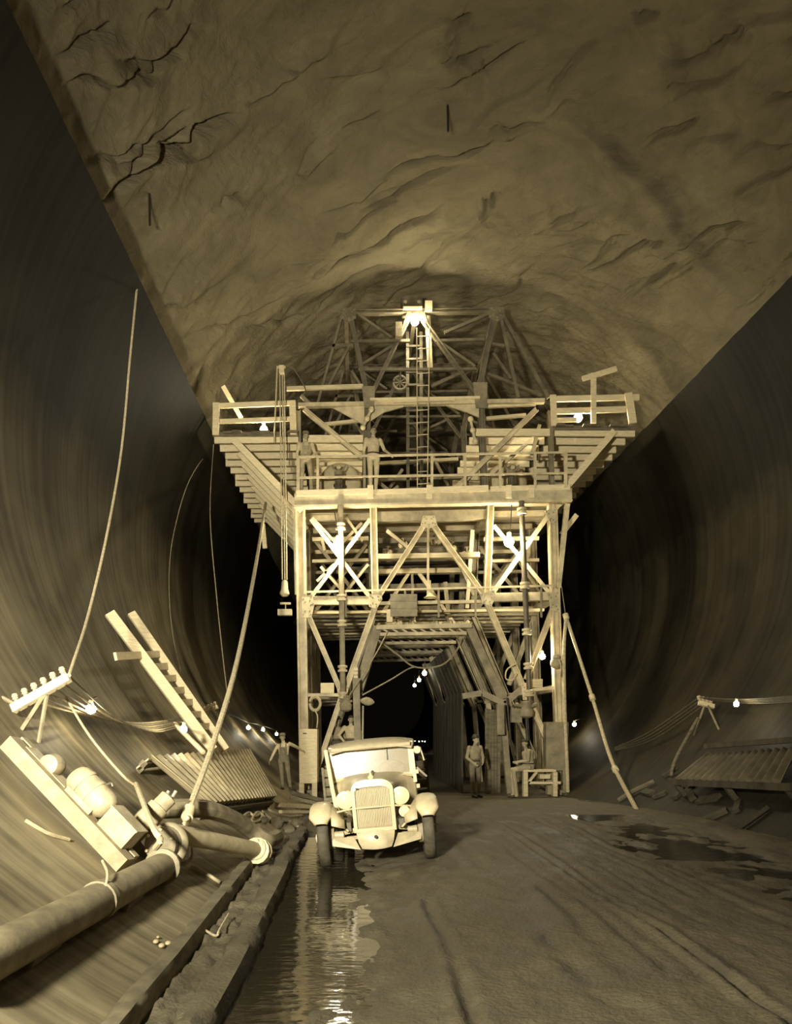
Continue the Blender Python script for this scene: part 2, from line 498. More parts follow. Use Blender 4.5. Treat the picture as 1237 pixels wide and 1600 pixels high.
def rock():
    ths = np.linspace(R(26), math.pi - R(26), 470)
    ys = np.concatenate([np.linspace(Y0T, 8, 22), np.linspace(8.2, 34, 520), np.linspace(34.5, Y1T, 40)])
    TT, YY = np.meshgrid(ths, ys)
    S = TT * RR
    D = np.zeros_like(S)
    S0, Y0_ = S, YY
    W1 = .10 * np.sin(S0 * 2.3 + 1.9 * np.sin(Y0_ * 1.1)) + .035 * np.sin(S0 * 5.7 - Y0_ * 4.1)
    W2 = .10 * np.sin(Y0_ * 2.1 + 1.7 * np.sin(S0 * 1.3)) + .035 * np.sin(Y0_ * 6.3 + S0 * 3.2)
    S, YY = S0 + W1, Y0_ + W2
    cracks = list(CRACKS)
    rc = random.Random(11)
    for k in range(90):                       # fine fissures along the bedding, rising to one side
        x, y = rc.uniform(-20, 1250), rc.uniform(-20, 600)
        if y > 560 - abs(x - 640) * .1: continue
        ln, sl = rc.uniform(40, 170), rc.uniform(-.75, -.1)
        pts = []
        for q in range(6):
            t = q / 5
            pts.append((x + ln * t + rc.uniform(-5, 5), y + sl * ln * t + rc.uniform(-9, 9)))
        cracks.append((pts, rc.uniform(.04, .13), rc.uniform(.3, 1.0), rc.choice((-1, 1)), rc.uniform(.08, .26), rc.uniform(.035, .055)))
    for pts, amp, reach, side, gd, gw in cracks:
        uv = np.array([rock_uv(*p) for p in pts])
        pad = max(1.0, reach * 3.5)
        msk = (S > uv[:, 0].min() - pad) & (S < uv[:, 0].max() + pad) & (YY > uv[:, 1].min() - pad) & (YY < uv[:, 1].max() + pad)
        s_, y_ = S[msk], YY[msk]
        best = np.full(s_.shape, 1e9); sg = np.zeros(s_.shape); along = np.zeros(s_.shape)
        for i in range(len(uv) - 1):
            a, b = uv[i], uv[i + 1]
            d = b - a; l2 = (d * d).sum()
            t = np.clip(((s_ - a[0]) * d[0] + (y_ - a[1]) * d[1]) / l2, 0, 1)
            qx, qy = s_ - (a[0] + d[0] * t), y_ - (a[1] + d[1] * t)
            dist = np.hypot(qx, qy)
            near = dist < best
            best = np.where(near, dist, best)
            sg = np.where(near, np.sign(d[0] * qy - d[1] * qx), sg)
            along = np.where(near, (i + t) / (len(uv) - 1), along)
        taper = np.clip(np.minimum(along, 1 - along) * 4, 0, 1)
        sd = best * sg * side
        hit = 1 / (1 + np.exp(-np.clip(sd / 0.04, -40, 40)))
        D[msk] += amp * hit * np.exp(-best / reach) * taper - gd * np.exp(-(sd / gw) ** 2) * taper
    S, YY = S0, Y0_
    # broad lumps and strata
    v, idx = [], 0
    n1 = np.zeros(S.shape)
    for i in range(S.shape[0]):
        for j in range(S.shape[1]):
            s, y = S[i, j], YY[i, j]
            a = s * 0.9 + y * 0.42; c = -s * 0.42 + y * 0.9
            q = noise.fractal(Vector((a * 0.22, c * 0.34, 3.1)), 0.9, 2.0, 4) * 0.28
            w = noise.ridged_multi_fractal(Vector((a * 0.5, c * 1.35, 7.7)), 0.9, 2.1, 6, 1.0, 2.0) * 0.075
            n1[i, j] = q + w - 0.05
    D += n1
    RRr = RR - D - np.clip((YY - 20) * .06, 0, 1.0)
    X = CX + RRr * np.cos(TT); Z = CZ + RRr * np.sin(TT)
    V = np.stack([X.ravel(), YY.ravel(), Z.ravel()], 1)
    w = len(ths)
    f = [(i * w + k, i * w + k + 1, (i + 1) * w + k + 1, (i + 1) * w + k) for i in range(len(ys) - 1) for k in range(w - 1)]
    me = bpy.data.meshes.new('ceiling')
    me.from_pydata(V.tolist(), [], f)
    me.materials.append(M['rock'])
    me.polygons.foreach_set('use_smooth', [True] * len(me.polygons))
    o = bpy.data.objects.new('ceiling', me)
    COL.objects.link(o)
    global ROCK
    ROCK = o
    tag(o, 'rough brown rock vault of the tunnel above the concrete walls', kind='structure')
rock()

# ---------------------------------------------------------------- muddy floor
WATER_L, WATER_R = -0.078, 0.115
def ground_z(x, y):
    base = 0.088 * (x - 0.35)
    base = max(-0.14, min(0.17 + 0.012 * (x - 2.3), base)) if x > -1 else -0.12
    # the floor falls a little towards the gantry
    base -= min(0.28, 0.035 * max(0, y - 14))
    z = max(base, -0.24)
    z += 0.030 * noise.noise(Vector((x * 0.9, y * 0.5, 1)))
    z += 0.014 * noise.fractal(Vector((x * 6, y * 4.0, 5)), .8, 2.0, 4)
    # water channel
    ch = math.exp(-((x + 0.22) / 0.62) ** 2)
    if y < 14:
        z -= 0.070 * ch
        z += 0.075 * ch * noise.fractal(Vector((x * 2.6, y * 1.0, 9)), 1.0, 2.0, 3)
    # wheel ruts
    fade = max(0.0, min(1.0, (19 - y) / 6))
    for rx, dep, wd in ((0.78, .05, .05), (1.62, .015, .08), (1.95, .018, .06), (2.14, .014, .04), (2.50, .065, .045), (2.66, .02, .06), (2.95, .012, .04), (3.38, .022, .05), (3.62, .012, .04), (3.9, .015, .08)):
        c = rx + 0.10 * noise.noise(Vector((y * 0.35, rx * 4, 0))) + 0.02 * noise.noise(Vector((y * 2.5, rx, 2)))
        u = (x - c) / wd
        if rx < 1 and y > 8.2: continue
        if abs(u) < 3:
            z += fade * dep * max(.15, min(1, .55 + 1.1 * noise.noise(Vector((y * .55, rx * 7, 8))))) * (-math.exp(-u * u) + 0.75 * math.exp(-((u + 1.7) ** 2)) + 0.3 * math.exp(-((u - 1.7) ** 2)))
    if -1.36 < x < -1.08:
        z += .08 + .07 * noise.fractal(Vector((x * 7, y * 5, 3)), 1.0, 2.0, 4)
    # wet hollow by the far wall
    wet = math.exp(-((x - 4.9) / 1.0) ** 2 - ((y - 11.0) / 4.2) ** 2)
    z -= 0.13 * wet
    z += 0.10 * wet * noise.fractal(Vector((x * 2.2, y * 1.6, 19)), 1.0, 2.0, 4)
    return z

def floor_material():
    m = bpy.data.materials.new('tunnel_mud')
    m.use_nodes = True
    nt = m.node_tree; L = nt.links
    b = nt.nodes['Principled BSDF']
    tc = nt.nodes.new('ShaderNodeTexCoord')
    n1 = nt.nodes.new('ShaderNodeTexNoise')
    n1.inputs['Scale'].default_value = 2.2; n1.inputs['Detail'].default_value = 8
    L.new(tc.outputs['Object'], n1.inputs['Vector'])
    rp = nt.nodes.new('ShaderNodeValToRGB')
    rp.color_ramp.elements[0].position = 0.3; rp.color_ramp.elements[0].color = (*sep(0.085), 1)
    rp.color_ramp.elements[1].position = 0.7; rp.color_ramp.elements[1].color = (*sep(0.165), 1)
    L.new(n1.outputs['Fac'], rp.inputs['Fac']); L.new(rp.outputs['Color'], b.inputs['Base Color'])
    r2 = nt.nodes.new('ShaderNodeMapRange')
    r2.inputs[1].default_value = 0.35; r2.inputs[2].default_value = 0.6; r2.inputs[3].default_value = 0.55; r2.inputs[4].default_value = 0.9
    L.new(n1.outputs['Fac'], r2.inputs[0]); L.new(r2.outputs[0], b.inputs['Roughness'])
    n2 = nt.nodes.new('ShaderNodeTexNoise'); n2.inputs['Scale'].default_value = 26; n2.inputs['Detail'].default_value = 6
    L.new(tc.outputs['Object'], n2.inputs['Vector'])
    bp = nt.nodes.new('ShaderNodeBump'); bp.inputs['Strength'].default_value = 0.6; bp.inputs['Distance'].default_value = 0.03
    L.new(n2.outputs['Fac'], bp.inputs['Height']); L.new(bp.outputs['Normal'], b.inputs['Normal'])
    b.inputs['Specular IOR Level'].default_value = 0.35
    return m
M['mud'] = floor_material()

def floor():
    xs = np.concatenate([np.arange(-2.1, 1.2, 0.035), np.arange(1.2, 6.7, 0.035)])
    ys = [2.5]
    while ys[-1] < 100:
        ys.append(ys[-1] + max(0.045, ys[-1] * 0.0075))
    v = [(x, y, ground_z(x, y)) for y in ys for x in xs]
    w = len(xs)
    f = [(i * w + k, i * w + k + 1, (i + 1) * w + k + 1, (i + 1) * w + k) for i in range(len(ys) - 1) for k in range(w - 1)]
    me = bpy.data.meshes.new('floor')
    me.from_pydata(v, [], f)
    me.materials.append(M['mud'])
    me.polygons.foreach_set('use_smooth', [True] * len(me.polygons))
    o = bpy.data.objects.new('floor', me)
    COL.objects.link(o)
    tag(o, 'muddy rutted tunnel floor with wheel tracks and wet patches', kind='structure')
floor()

def water_material():
    m = bpy.data.materials.new('muddy_water')
    m.use_nodes = True
    nt = m.node_tree; L = nt.links
    b = nt.nodes['Principled BSDF']
    b.inputs['Base Color'].default_value = (*sep(0.035), 1)
    b.inputs['Roughness'].default_value = 0.07
    b.inputs['Specular IOR Level'].default_value = 0.5
    tc = nt.nodes.new('ShaderNodeTexCoord')
    mp = nt.nodes.new('ShaderNodeMapping'); mp.inputs['Scale'].default_value = (2.5, 6, 1)
    L.new(tc.outputs['Object'], mp.inputs[0])
    n = nt.nodes.new('ShaderNodeTexNoise'); n.inputs['Scale'].default_value = 1.3; n.inputs['Detail'].default_value = 3
    L.new(mp.outputs[0], n.inputs['Vector'])
    bp = nt.nodes.new('ShaderNodeBump'); bp.inputs['Strength'].default_value = 0.12; bp.inputs['Distance'].default_value = 0.05
    L.new(n.outputs['Fac'], bp.inputs['Height']); L.new(bp.outputs['Normal'], b.inputs['Normal'])
    return m
M['water'] = water_material()

def puddle(x0, x1, y0, y1, z, name, label):
    xs = np.linspace(x0, x1, 6); ys = np.linspace(y0, y1, 20)
    v = [(x, y, z) for y in ys for x in xs]
    w = len(xs)
    f = [(i * w + k, i * w + k + 1, (i + 1) * w + k + 1, (i + 1) * w + k) for i in range(len(ys) - 1) for k in range(w - 1)]
    o = mk(name, v, f, M['water'])
    tag(o, label, 'puddle', kind='structure')
puddle(-0.95, 0.62, 3.5, 13.6, WATER_L, 'water_puddle', 'muddy water lying in the channel under the truck wheel')
puddle(3.4, 6.1, 7.0, 15.5, WATER_R, 'water_puddle', 'dark wet hollow in the mud beside the curved concrete wall')

# ================================================================ the gantry
YJ = 22.5
gan = empty('tunnel_gantry', P(672, 1238, YJ), 'tall braced steel gantry with timber side wings filling the tunnel', 'gantry')
FRONT = Vector((0, -1, 0))
PX = YJ / F                       # metres per pixel on the front plane

def hb(name, a, b, wpx, t=0.26, dy=0.0, m='steel', Y=YJ):
    return G_().hbeam(P(*a, Y) + Vector((0, dy, 0)), P(*b, Y) + Vector((0, dy, 0)), wpx * Y / F, t).build(name, M[m], gan)

def br(name, a, b, wpx, t=0.10, dy=0.0, m='steel', Y=YJ, parent=None):
    return G_().bar(P(*a, Y) + Vector((0, dy, 0)), P(*b, Y) + Vector((0, dy, 0)), wpx * Y / F, t).build(name, M[m], parent or gan)

def ang(name, a, b, wpx, dy=0.0, m='steel', Y=YJ):
    return G_().angle(P(*a, Y) + Vector((0, dy, 0)), P(*b, Y) + Vector((0, dy, 0)), wpx * Y / F, 0.025).build(name, M[m], gan)

def gus(pts, dy=-0.16, t=0.03, m='steel', rivets=True):
    o = G_().plate([P(x, y, YJ) + Vector((0, dy, 0)) for x, y in pts], t).build('gusset_plate', M[m], gan)
    if rivets:
        cx = sum(p[0] for p in pts) / len(pts); cy = sum(p[1] for p in pts) / len(pts)
        g = G_()
        for x, y in pts:
            for k in (0.45, 0.75):
                q = P(cx + (x - cx) * k, cy + (y - cy) * k, YJ) + Vector((0, dy, 0))
                g.box(q, (0.035, 0.03, 0.035))
        g.build('rivets', M['steel_mid'], o)
    return o

# --- one trestle frame: (name, a, b, width px, depth m)
FRAME = [
    ('column', (469, 795), (476, 1240), 15, .30, 'h'),
    ('column', (583, 795), (586, 938), 11, .26, 'h'),
    ('column', (766, 787), (760, 935), 10, .26, 'h'),
    ('column', (862, 790), (876, 1240), 13, .30, 'h'),
    ('cross_beam', (477, 939), (583, 939), 13, .22, 'b'),
    ('cross_beam', (763, 934), (865, 932), 13, .22, 'b'),
    ('portal_leg', (482, 962), (534, 1084), 8, .18, 'h'),
    ('portal_leg', (587, 945), (537, 1084), 9, .18, 'h'),
    ('portal_leg', (760, 940), (819, 1080), 9, .18, 'h'),
    ('portal_leg', (864, 950), (822, 1062), 8, .18, 'h'),
    ('foot_brace', (535, 1084), (492, 1212), 8, .16, 'h'),
    ('foot_brace', (822, 1084), (868, 1190), 8, .16, 'h'),
    ('cross_beam', (478, 1086), (534, 1086), 5, .14, 'b'),
    ('cross_beam', (820, 1079), (872, 1074), 5, .14, 'b'),
]
XB = [
    ('cross_brace', (487, 932), (578, 812), 6),
    ('cross_brace', (578, 934), (486, 812), 6),
    ('cross_brace', (771, 822), (860, 930), 6),
    ('cross_brace', (856, 806), (767, 930), 7),
]
def frame(dy, m, front):
    for nm, a, b, w, t, k in FRAME:
        (hb if k == 'h' else br)(nm, a, b, w, t, dy, m)
    for nm, a, b, w in XB:
        ang(nm, a, b, w, dy, m)
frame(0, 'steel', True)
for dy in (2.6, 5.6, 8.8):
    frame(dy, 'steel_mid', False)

# portal heads, one per frame
for i, dy in enumerate((0.25, 2.6, 5.6, 8.8)):
    m = 'steel' if i == 0 else 'steel_mid'
    br('portal_beam', (588, 979), (738, 976), 7, .24, dy, m)
    br('portal_beam', (594, 990), (730, 988), 5, .2, dy, m)
    g = G_()
    for k in range(9):
        x = 598 + k * 15
        g.bar(P(x, 981, YJ) + Vector((0, dy, 0)), P(x + 12, 988, YJ) + Vector((0, dy, 0)), 0.05, 0.05)
    g.build('lattice_bars', M[m], gan)
    # raking legs of the opening
    br('opening_leg', (590, 976), (560, 1076), 15, .30, dy + 0.25, 'steel_mid')
    br('opening_leg', (737, 978), (788, 1092), 13, .30, dy + 0.25, 'steel_mid')
    hb('opening_leg', (724, 990), (768, 1092), 8, .20, dy + 0.5, 'steel_mid')
    br('opening_leg', (788, 1092), (801, 1243), 9, .2, dy + 0.25, 'steel_mid')
    br('opening_leg', (560, 1076), (560, 1254), 11, .2, dy + 0.25, 'steel_dark')
# slanted inner legs of the far portals
for dy in (5.2, 8.0):
    br('raking_strut', (700, 1000), (783, 1241), 8, .16, dy, 'steel_mid')
    br('raking_strut', (708, 1000), (728, 1085), 7, .16, dy, 'steel_mid')

# joint plates
gus([(472, 934), (488, 930), (492, 944), (487, 966), (472, 966)])
gus([(576, 930), (594, 926), (597, 938), (588, 953), (576, 949)])
gus([(748, 930), (770, 923), (773, 934), (766, 949), (752, 944)])
gus([(853, 928), (870, 924), (871, 958), (858, 954)])
gus([(526, 1072), (545, 1072), (541, 1098), (529, 1098)])
gus([(812, 1068), (830, 1066), (829, 1094), (815, 1094)])
gus([(660, 808), (678, 808), (682, 822), (669, 828), (656, 822)])
gus([(849, 800), (866, 796), (866, 822), (856, 818)])

# centre bay
br('deck_truss_beam', (589, 808), (762, 804), 15, .22, 0.05, 'steel_mid')
hb('main_diagonal', (666, 815), (589, 936), 8, .18)
hb('main_diagonal', (674, 817), (757, 932), 8, .18)
br('hanger', (669, 800), (669, 930), 3.5, .06, 0.1)
br('chord', (590, 943), (752, 940), 5, .12)
br('main_diagonal', (652, 862), (600, 942), 6, .12, 2.4, 'steel')
br('main_diagonal', (660, 862), (733, 968), 6, .12, 2.4, 'steel')
br('hanger', (653, 862), (655, 960), 4, .08, 2.4, 'steel_mid')
br('strut', (746, 815), (737, 942), 6, .10, 1.0)
br('strut', (725, 840), (757, 912), 6, .12, 2.0, 'steel_mid')
br('strut', (710, 885), (718, 960), 7, .10, 2.4, 'steel_mid')
br('strut', (845, 830), (830, 910), 5, .08, 1.4, 'steel_mid')
br('strut', (826, 860), (862, 915), 5, .08, 1.4, 'steel_mid')
br('strut', (606, 818), (640, 846), 5, .10, 0.8)
# truss chords behind, at several depths
for dy, y, m in ((0.9, 860, 'wood_x'), (2.4, 868, 'wood_x'), (3.6, 882, 'steel_mid'), (5.6, 868, 'wood_x'), (5.6, 905, 'steel_mid')):
    br('inner_walkway_beam', (592, y), (756, y - 3), 8, .3, dy, m)
for k in range(9):                        # floor boards of the inner walkway, laid one behind the other
    br('walkway_board', (480, 950), (862, 945), 4, .22, 1.0 + k * 0.85, 'wood_dark' if k % 3 else 'wood_x')
for dy in (1.3, 3.0):
    for x0, x1 in ((484, 577), (767, 858)):
        br('wing_chord', (x0, 826), (x1, 824), 6, .12, dy, 'wood_x')
        br('wing_chord', (x0, 862), (x1, 860), 5, .12, dy, 'steel_mid')
for x0, x1 in ((486, 540), (540, 577)):
    br('knee_brace', (x0, 800), ((x0 + x1) / 2 + 8, 838), 4, .08, 0.6, 'steel')
for a, b in (((520, 868), (492, 896)), ((498, 872), (534, 912)), ((576, 868), (541, 912)), ((566, 800), (534, 832)), ((500, 828), (505, 846))):
    br('knee_brace', a, b, 4.5, .08, 1.2, 'steel')
# hand rail across the middle level
br('hand_rail', (478, 927), (862, 917), 3, .03, -0.195, 'steel')
for x in (540, 632, 684, 741, 843):
    br('rail_post', (x, 926 - (x - 478) * .026), (x, 966), 3, .05, -0.18, 'steel_mid')
# slanted outer struts of the corners
br('outer_strut', (884, 790), (870, 920), 7, .16, -0.12, 'steel')
br('outer_strut', (461, 795), (464, 930), 6, .14, -0.05, 'steel')

# --- main deck
for k in range(15):
    # the first board reaches out to the kerb
    g = G_().box(P(676, 774, YJ) + Vector((0, 0.2 + k * 0.62 - (.08 if k == 0 else 0), 0)), (428 * PX, 0.56 + (.16 if k == 0 else 0), 0.08))
    g.build('deck_plank', M['wood_x'], gan)
br('deck_edge_beam', (461, 786), (889, 777), 19, .20, -0.20, 'steel')
br('deck_edge_beam', (460, 796), (889, 787), 3, .30, -0.20, 'steel')
br('kerb_board', (464, 776), (574, 773), 9, .08, -0.30, 'wood')
br('kerb_board', (577, 774), (669, 771), 8, .07, -0.27, 'wood')
br('kerb_board', (670, 771), (760, 768), 9, .07, -0.30, 'wood')
br('kerb_board', (763, 769), (886, 766), 8, .08, -0.27, 'wood')
for x in (578, 669, 791, 826):
    br('cleat', (x, 764), (x, 784), 9, .05, -0.34, 'wood')
for k in range(6):
    br('deck_joist', (482, 797), (860, 789), 9, .14, 0.9 + k * 1.5, 'steel_mid')
# hand rail of the deck
for y0, y1 in ((720, 713), (752, 745)):
    br('hand_rail', (466, y0), (880, y1), 3, .05, -0.31, 'steel')
for x in (467, 497, 569, 673, 724, 778, 832, 879):
    y = 720 - (x - 466) * 0.017
    br('rail_post', (x, y - 1), (x, 774 - (x - 466) * .017), 4 if x not in (467, 879) else 5, .06, -0.30, 'steel' if x != 569 else 'steel_mid')

# --- upper tower
UP = [
    ('tower_column', (573, 612), (577, 774), 9, .2, 'h'), ('tower_column', (749, 596), (757, 770), 10, .2, 'h'),
    ('tower_leg', (546, 489), (575, 626), 7, .18, 'h'), ('tower_leg', (534, 494), (496, 632), 4, .1, 'b'),
    ('tower_leg', (772, 489), (746, 618), 9, .18, 'h'), ('tower_leg', (780, 489), (809, 622), 5, .12, 'b'),
    ('tower_leg', (783, 490), (856, 622), 5, .12, 'b'),
    ('top_chord', (537, 489), (781, 486), 6, .18, 'h'),
    ('tower_tie', (519, 541), (552, 540), 5, .1, 'b'), ('tower_tie', (548, 534), (640, 533), 4, .1, 'b'), ('tower_tie', (680, 533), (756, 531), 4, .1, 'b'),
    ('tower_tie', (560, 578), (744, 577), 4, .1, 'b'), ('tower_tie', (768, 538), (788, 541), 4, .1, 'b'),
    ('tower_diagonal', (637, 500), (581, 616), 6, .14, 'h'), ('tower_diagonal', (660, 500), (744, 616), 6, .14, 'h'),
    ('tower_diagonal', (560, 492), (612, 528), 3.5, .08, 'b'), ('tower_diagonal', (764, 490), (694, 520), 4.5, .08, 'b'),
    ('tower_diagonal', (614, 540), (562, 572), 4, .08, 'b'), ('tower_diagonal', (674, 604), (722, 582), 4, .08, 'b'),
    ('tower_diagonal', (680, 530), (742, 573), 4, .08, 'b'), ('tower_diagonal', (770, 552), (798, 592), 4, .08, 'b'),
    ('tower_diagonal', (762, 584), (846, 618), 4, .08, 'b'), ('tower_diagonal', (545, 542), (512, 606), 4, .08, 'b'),
    ('tower_diagonal', (549, 580), (569, 612), 4, .08, 'b'),
]
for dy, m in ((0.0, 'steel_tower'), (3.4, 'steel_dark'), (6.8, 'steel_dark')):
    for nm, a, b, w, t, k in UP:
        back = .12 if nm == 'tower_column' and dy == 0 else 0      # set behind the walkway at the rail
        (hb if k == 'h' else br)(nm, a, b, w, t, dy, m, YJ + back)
for x, y in ((541, 492), (777, 489), (648, 492)):                  # ties running along the tunnel
    G_().bar(P(x, y, YJ), P(x, y, YJ) + Vector((0, 6.8, 0)), .12, .12, Vector((0, 0, 1))).build('tower_rail', M['steel_mid'], gan)
gus([(535, 484), (556, 484), (556, 500), (545, 506), (533, 500)], -0.1, .03, 'steel_tower')
gus([(764, 482), (786, 482), (788, 498), (776, 506), (762, 498)], -0.1, .03, 'steel_tower')
gus([(636, 488), (662, 488), (668, 508), (649, 500), (630, 508)], -0.1, .03, 'steel_tower')
gus([(565, 606), (586, 606), (584, 640), (569, 640)], -0.12, .03, 'steel_mid')
gus([(738, 600), (760, 600), (760, 640), (742, 640)], -0.12, .03, 'steel_mid')
# upper floor line with haunched brackets
br('upper_beam', (466, 634), (850, 627), 6, .18, 0, 'steel')
br('upper_beam', (578, 628), (748, 625), 3.5, .12, -0.14, 'wood')
for pts in ([(577, 632), (640, 630), (628, 636), (600, 644), (578, 658)], [(748, 629), (690, 631), (708, 637), (730, 644), (748, 652)],
            [(569, 634), (520, 637), (548, 652), (569, 664)]):
    G_().plate([P(x, y, YJ) for x, y in pts], .06).build('haunch_bracket', M['steel'], gan)
br('timber_ledger', (448, 609), (567, 605), 6, .10, -0.05, 'wood_x')
br('timber_ledger', (757, 632), (838, 628), 7, .10, 0.1, 'wood')
br('timber_ledger', (758, 646), (826, 640), 5, .10, 0.4, 'wood_x')
br('timber_ledger', (505, 655), (570, 648), 5, .10, 0.4, 'wood_x')
br('timber_ledger', (583, 662), (740, 654), 6, .12, 3.4, 'wood_x')
br('timber_ledger', (600, 688), (742, 686), 5, .12, 5.0, 'wood_x')
br('timber_ledger', (590, 706), (742, 700), 5, .12, 2.6, 'steel_mid')
# raking struts between deck and upper floor
hb('rake', (475, 640), (566, 716), 7, .16, 0, 'steel')
hb('rake', (838, 640), (710, 766), 8, .16, 0, 'steel')
br('rake', (845, 660), (832, 712), 5, .12, 0.2, 'steel')
br('rake', (838, 680), (762, 745), 5, .12, 0, 'wood_x', YJ + .68)
for a, b, dy in (((590, 738), (630, 770), .8), ((620, 750), (596, 766), 2.0), ((676, 728), (704, 766), 1.6), ((630, 716), (595, 742), 2.6), ((662, 728), (716, 748), 3.0), ((640, 672), (605, 722), 3.4), ((690, 640), (722, 702), 3.4)):
    br('inner_brace', a, b, 5, .10, dy, 'steel_mid')
for x in (466, 860):
    hb('wing_post', (x, 640), (x + (2 if x < 600 else 4), 778), 7, .16, 0.1, 'steel_mid')
# post pairs carrying the hoist in the middle
for x0, x1, m in ((640, 641, 'steel_dark'), (662, 663, 'steel_dark')):
    br('hoist_mast', (x0, 492), (x1, 770), 5, .10, 1.0, m)
br('hoist_mast', (669, 487), (673, 577), 8, .10, 0.2, 'steel')
for k in range(12):
    br('mast_tie', (638, 516 + k * 21), (664, 515 + k * 21), 3, .06, 0.95, 'steel_dark')

# --- timber wings: deck, joists carried one behind another, struts, guard rails
def wing(side):
    x_out, x_in = (335, 466) if side < 0 else (991, 866)
    yt = 681 if side < 0 else 671
    for k in range(14):
        dy = k * 0.66
        Yk = YJ + dy
        a, b = P(x_out, yt + 6, YJ), P(x_in, yt + 5, YJ)
        a.x += -side * 0.05 * (k % 3)
        a.y += dy; b.y += dy
        xm = P(567 if side < 0 else 738, yt + 5, YJ); xm.y += dy
        sec = G_().bar(a, b, 0.21, 0.07, FRONT).build('joist', M['wood'], gan)
        if k < 10:
            b2 = b.copy(); b2.x += -side * 0.14
            G_().bar(b2, xm, 0.21, 0.07, FRONT).build('joist', M['wood'], gan)
    # floor boards run along the tunnel
    n = 9
    for k in range(n):
        xa = x_out + (x_in - x_out) * (k + 0.5) / n
        c = P(xa, yt - 1, YJ)
        G_().box(c + Vector((0, 4.55, 0.03)), (abs(x_in - x_out) / n * PX * 0.97, 9.3 + 0.15 * (k % 3), 0.05)).build('floor_board', M['wood_dark'], gan)
    # struts
    for k in range(9):
        dy = k * 1.05
        if side < 0:
            a, b = (366, 690), (472, 800)
        else:
            a, b = (957, 676), (884, 762)
        br('wing_strut', a, b, 10, .10, dy - 0.12, 'wood')
    # guard rail
    if side < 0:
        rails = [((333, 636), (462, 631), 8), ((344, 660), (456, 656), 7)]
        posts = [((339, 632), (338, 682), 10), ((457, 629), (459, 682), 10)]
    else:
        rails = [((861, 625), (997, 622), 9), ((866, 644), (976, 641), 9), ((864, 658), (900, 657), 7)]
        posts = [((862, 620), (864, 668), 9), ((979, 617), (986, 664), 12), ((925, 586), (925, 664), 8)]
    for a, b, w in rails: br('guard_rail', a, b, w, .05, -0.06, 'wood')
    for a, b, w in posts: br('guard_post', a, b, w, .06, -0.12, 'wood')
    br('wing_fascia', (x_out - 2 * (side < 0), yt + 0), (x_in, yt), 5, .06, -0.05, 'wood_dark')
    # short drop post under the far part
    if side < 0:
        br('drop_post', (382, 755), (386, 800), 8, .12, 4.5, 'wood')
    else:
        br('drop_post', (962, 745), (935, 780), 9, .12, 4.0, 'wood')
wing(-1); wing(1)
br('signal_board', (907, 596), (960, 580), 8, .05, -0.16, 'wood')

# lower side: wooden lagging and shields at the legs
for k in range(5):
    br('lagging_board', (765 + k * 5, 1106 + k), (765 + k * 5, 1243), 4.4, .05, 0.6 + 0.02 * (k % 2), 'wood_dark')
br('timber_prop', (780, 1100), (781, 1148), 11, .2, -0.05, 'steel_mid')
for a, b in (((722, 1088), (752, 1083)), ((752, 1083), (788, 1100)), ((788, 1100), (816, 1074))):
    br('knee_bracket', a, b, 9, .2, -0.02, 'steel_mid')
for k in range(10):                         # boarded inner side and sloping hood of the passage
    dy = 1.2 + k * 0.85
    G_().box(P(728, 1150, YJ) + Vector((0.0, dy, -.16)), (.05, .8, 3.32)).build('side_board', M['wood_darkest'], gan)
    G_().bar(P(700, 1010, YJ) + Vector((0, dy, 0)), P(728, 1078, YJ) + Vector((0, dy, 0)), .78, .05, Vector((1, 0, 0.4))).build('hood_board', M['wood_darkest'], gan)
# feet
for x, y in ((478, 1238), (877, 1238)):
    for dy in (0, 2.6, 5.6, 8.8):
        c = P(x, y, YJ) + Vector((0, dy, 0.03))
        G_().box(c, (.5, .9, .14)).build('bogie_shoe', M['steel_mid'], gan)
for x in (478, 877):                        # sill under the feet
    c = P(x, 1241, YJ)
    G_().box(c + Vector((0, 4.4, 0.0)), (.24, 10.4, .16)).build('sill_beam', M['steel_dark'], gan)
# rows along the tunnel tying the frames together
for x, y in ((471, 939), (868, 932), (584, 800), (764, 795), (474, 1086), (874, 1074)):
    a = P(x, y, YJ)
    G_().bar(a, a + Vector((0, 8.8, 0)), .16, .2, Vector((0, 0, 1))).build('side_girder', M['steel_mid'], gan)

# ================================================================ things on and about the gantry
def on_deck(px, dy=0.0):
    """point on the deck's top"""
    p = P(px, 774, YJ); p.z += 0.04; p.y += dy
    return p

# work lamps ------------------------------------------------------
def lamp(px, py, Y, label, rad=0.085, m='bulb', shade=None, cord=None, group=None, name='work_lamp'):
    c = P(px, py, Y)
    e = empty(name, c - Vector((0, 0, rad)), label, 'lamp', group)
    G_().lathe([(rad * .35, rad * 1.05), (rad * .55, rad * .85), (rad * .9, rad * .45), (rad, 0), (rad * .85, -rad * .5), (rad * .5, -rad * .85), (rad * .05, -rad)], c, (0, 0, 1), 14).build('bulb', M[m], e, True)
    G_().lathe([(rad * .42, rad * .95), (rad * .48, rad * 1.2), (rad * .48, rad * 1.9), (rad * .2, rad * 2.1)], c, (0, 0, 1), 10).build('socket', M['porcelain'], e, True)
    if shade:
        G_().lathe([(rad * .5, rad * 1.7), (rad * shade, rad * .7), (rad * shade * .96, rad * .62), (rad * .45, rad * 1.5)], c, (0, 0, 1), 18).build('reflector', M['porcelain'], e, True)
    if cord:
        G_().tube(spline([c + Vector((0, 0, rad * 2)), *cord], 5), 0.014, 6).build('cord', M['wire'], e, True)
    return e
lamp(648, 502, YJ - .25, 'bright bulb hung below the top chord of the tower', .12, 'bulb_mid', cord=[P(648, 489, YJ - .12)])
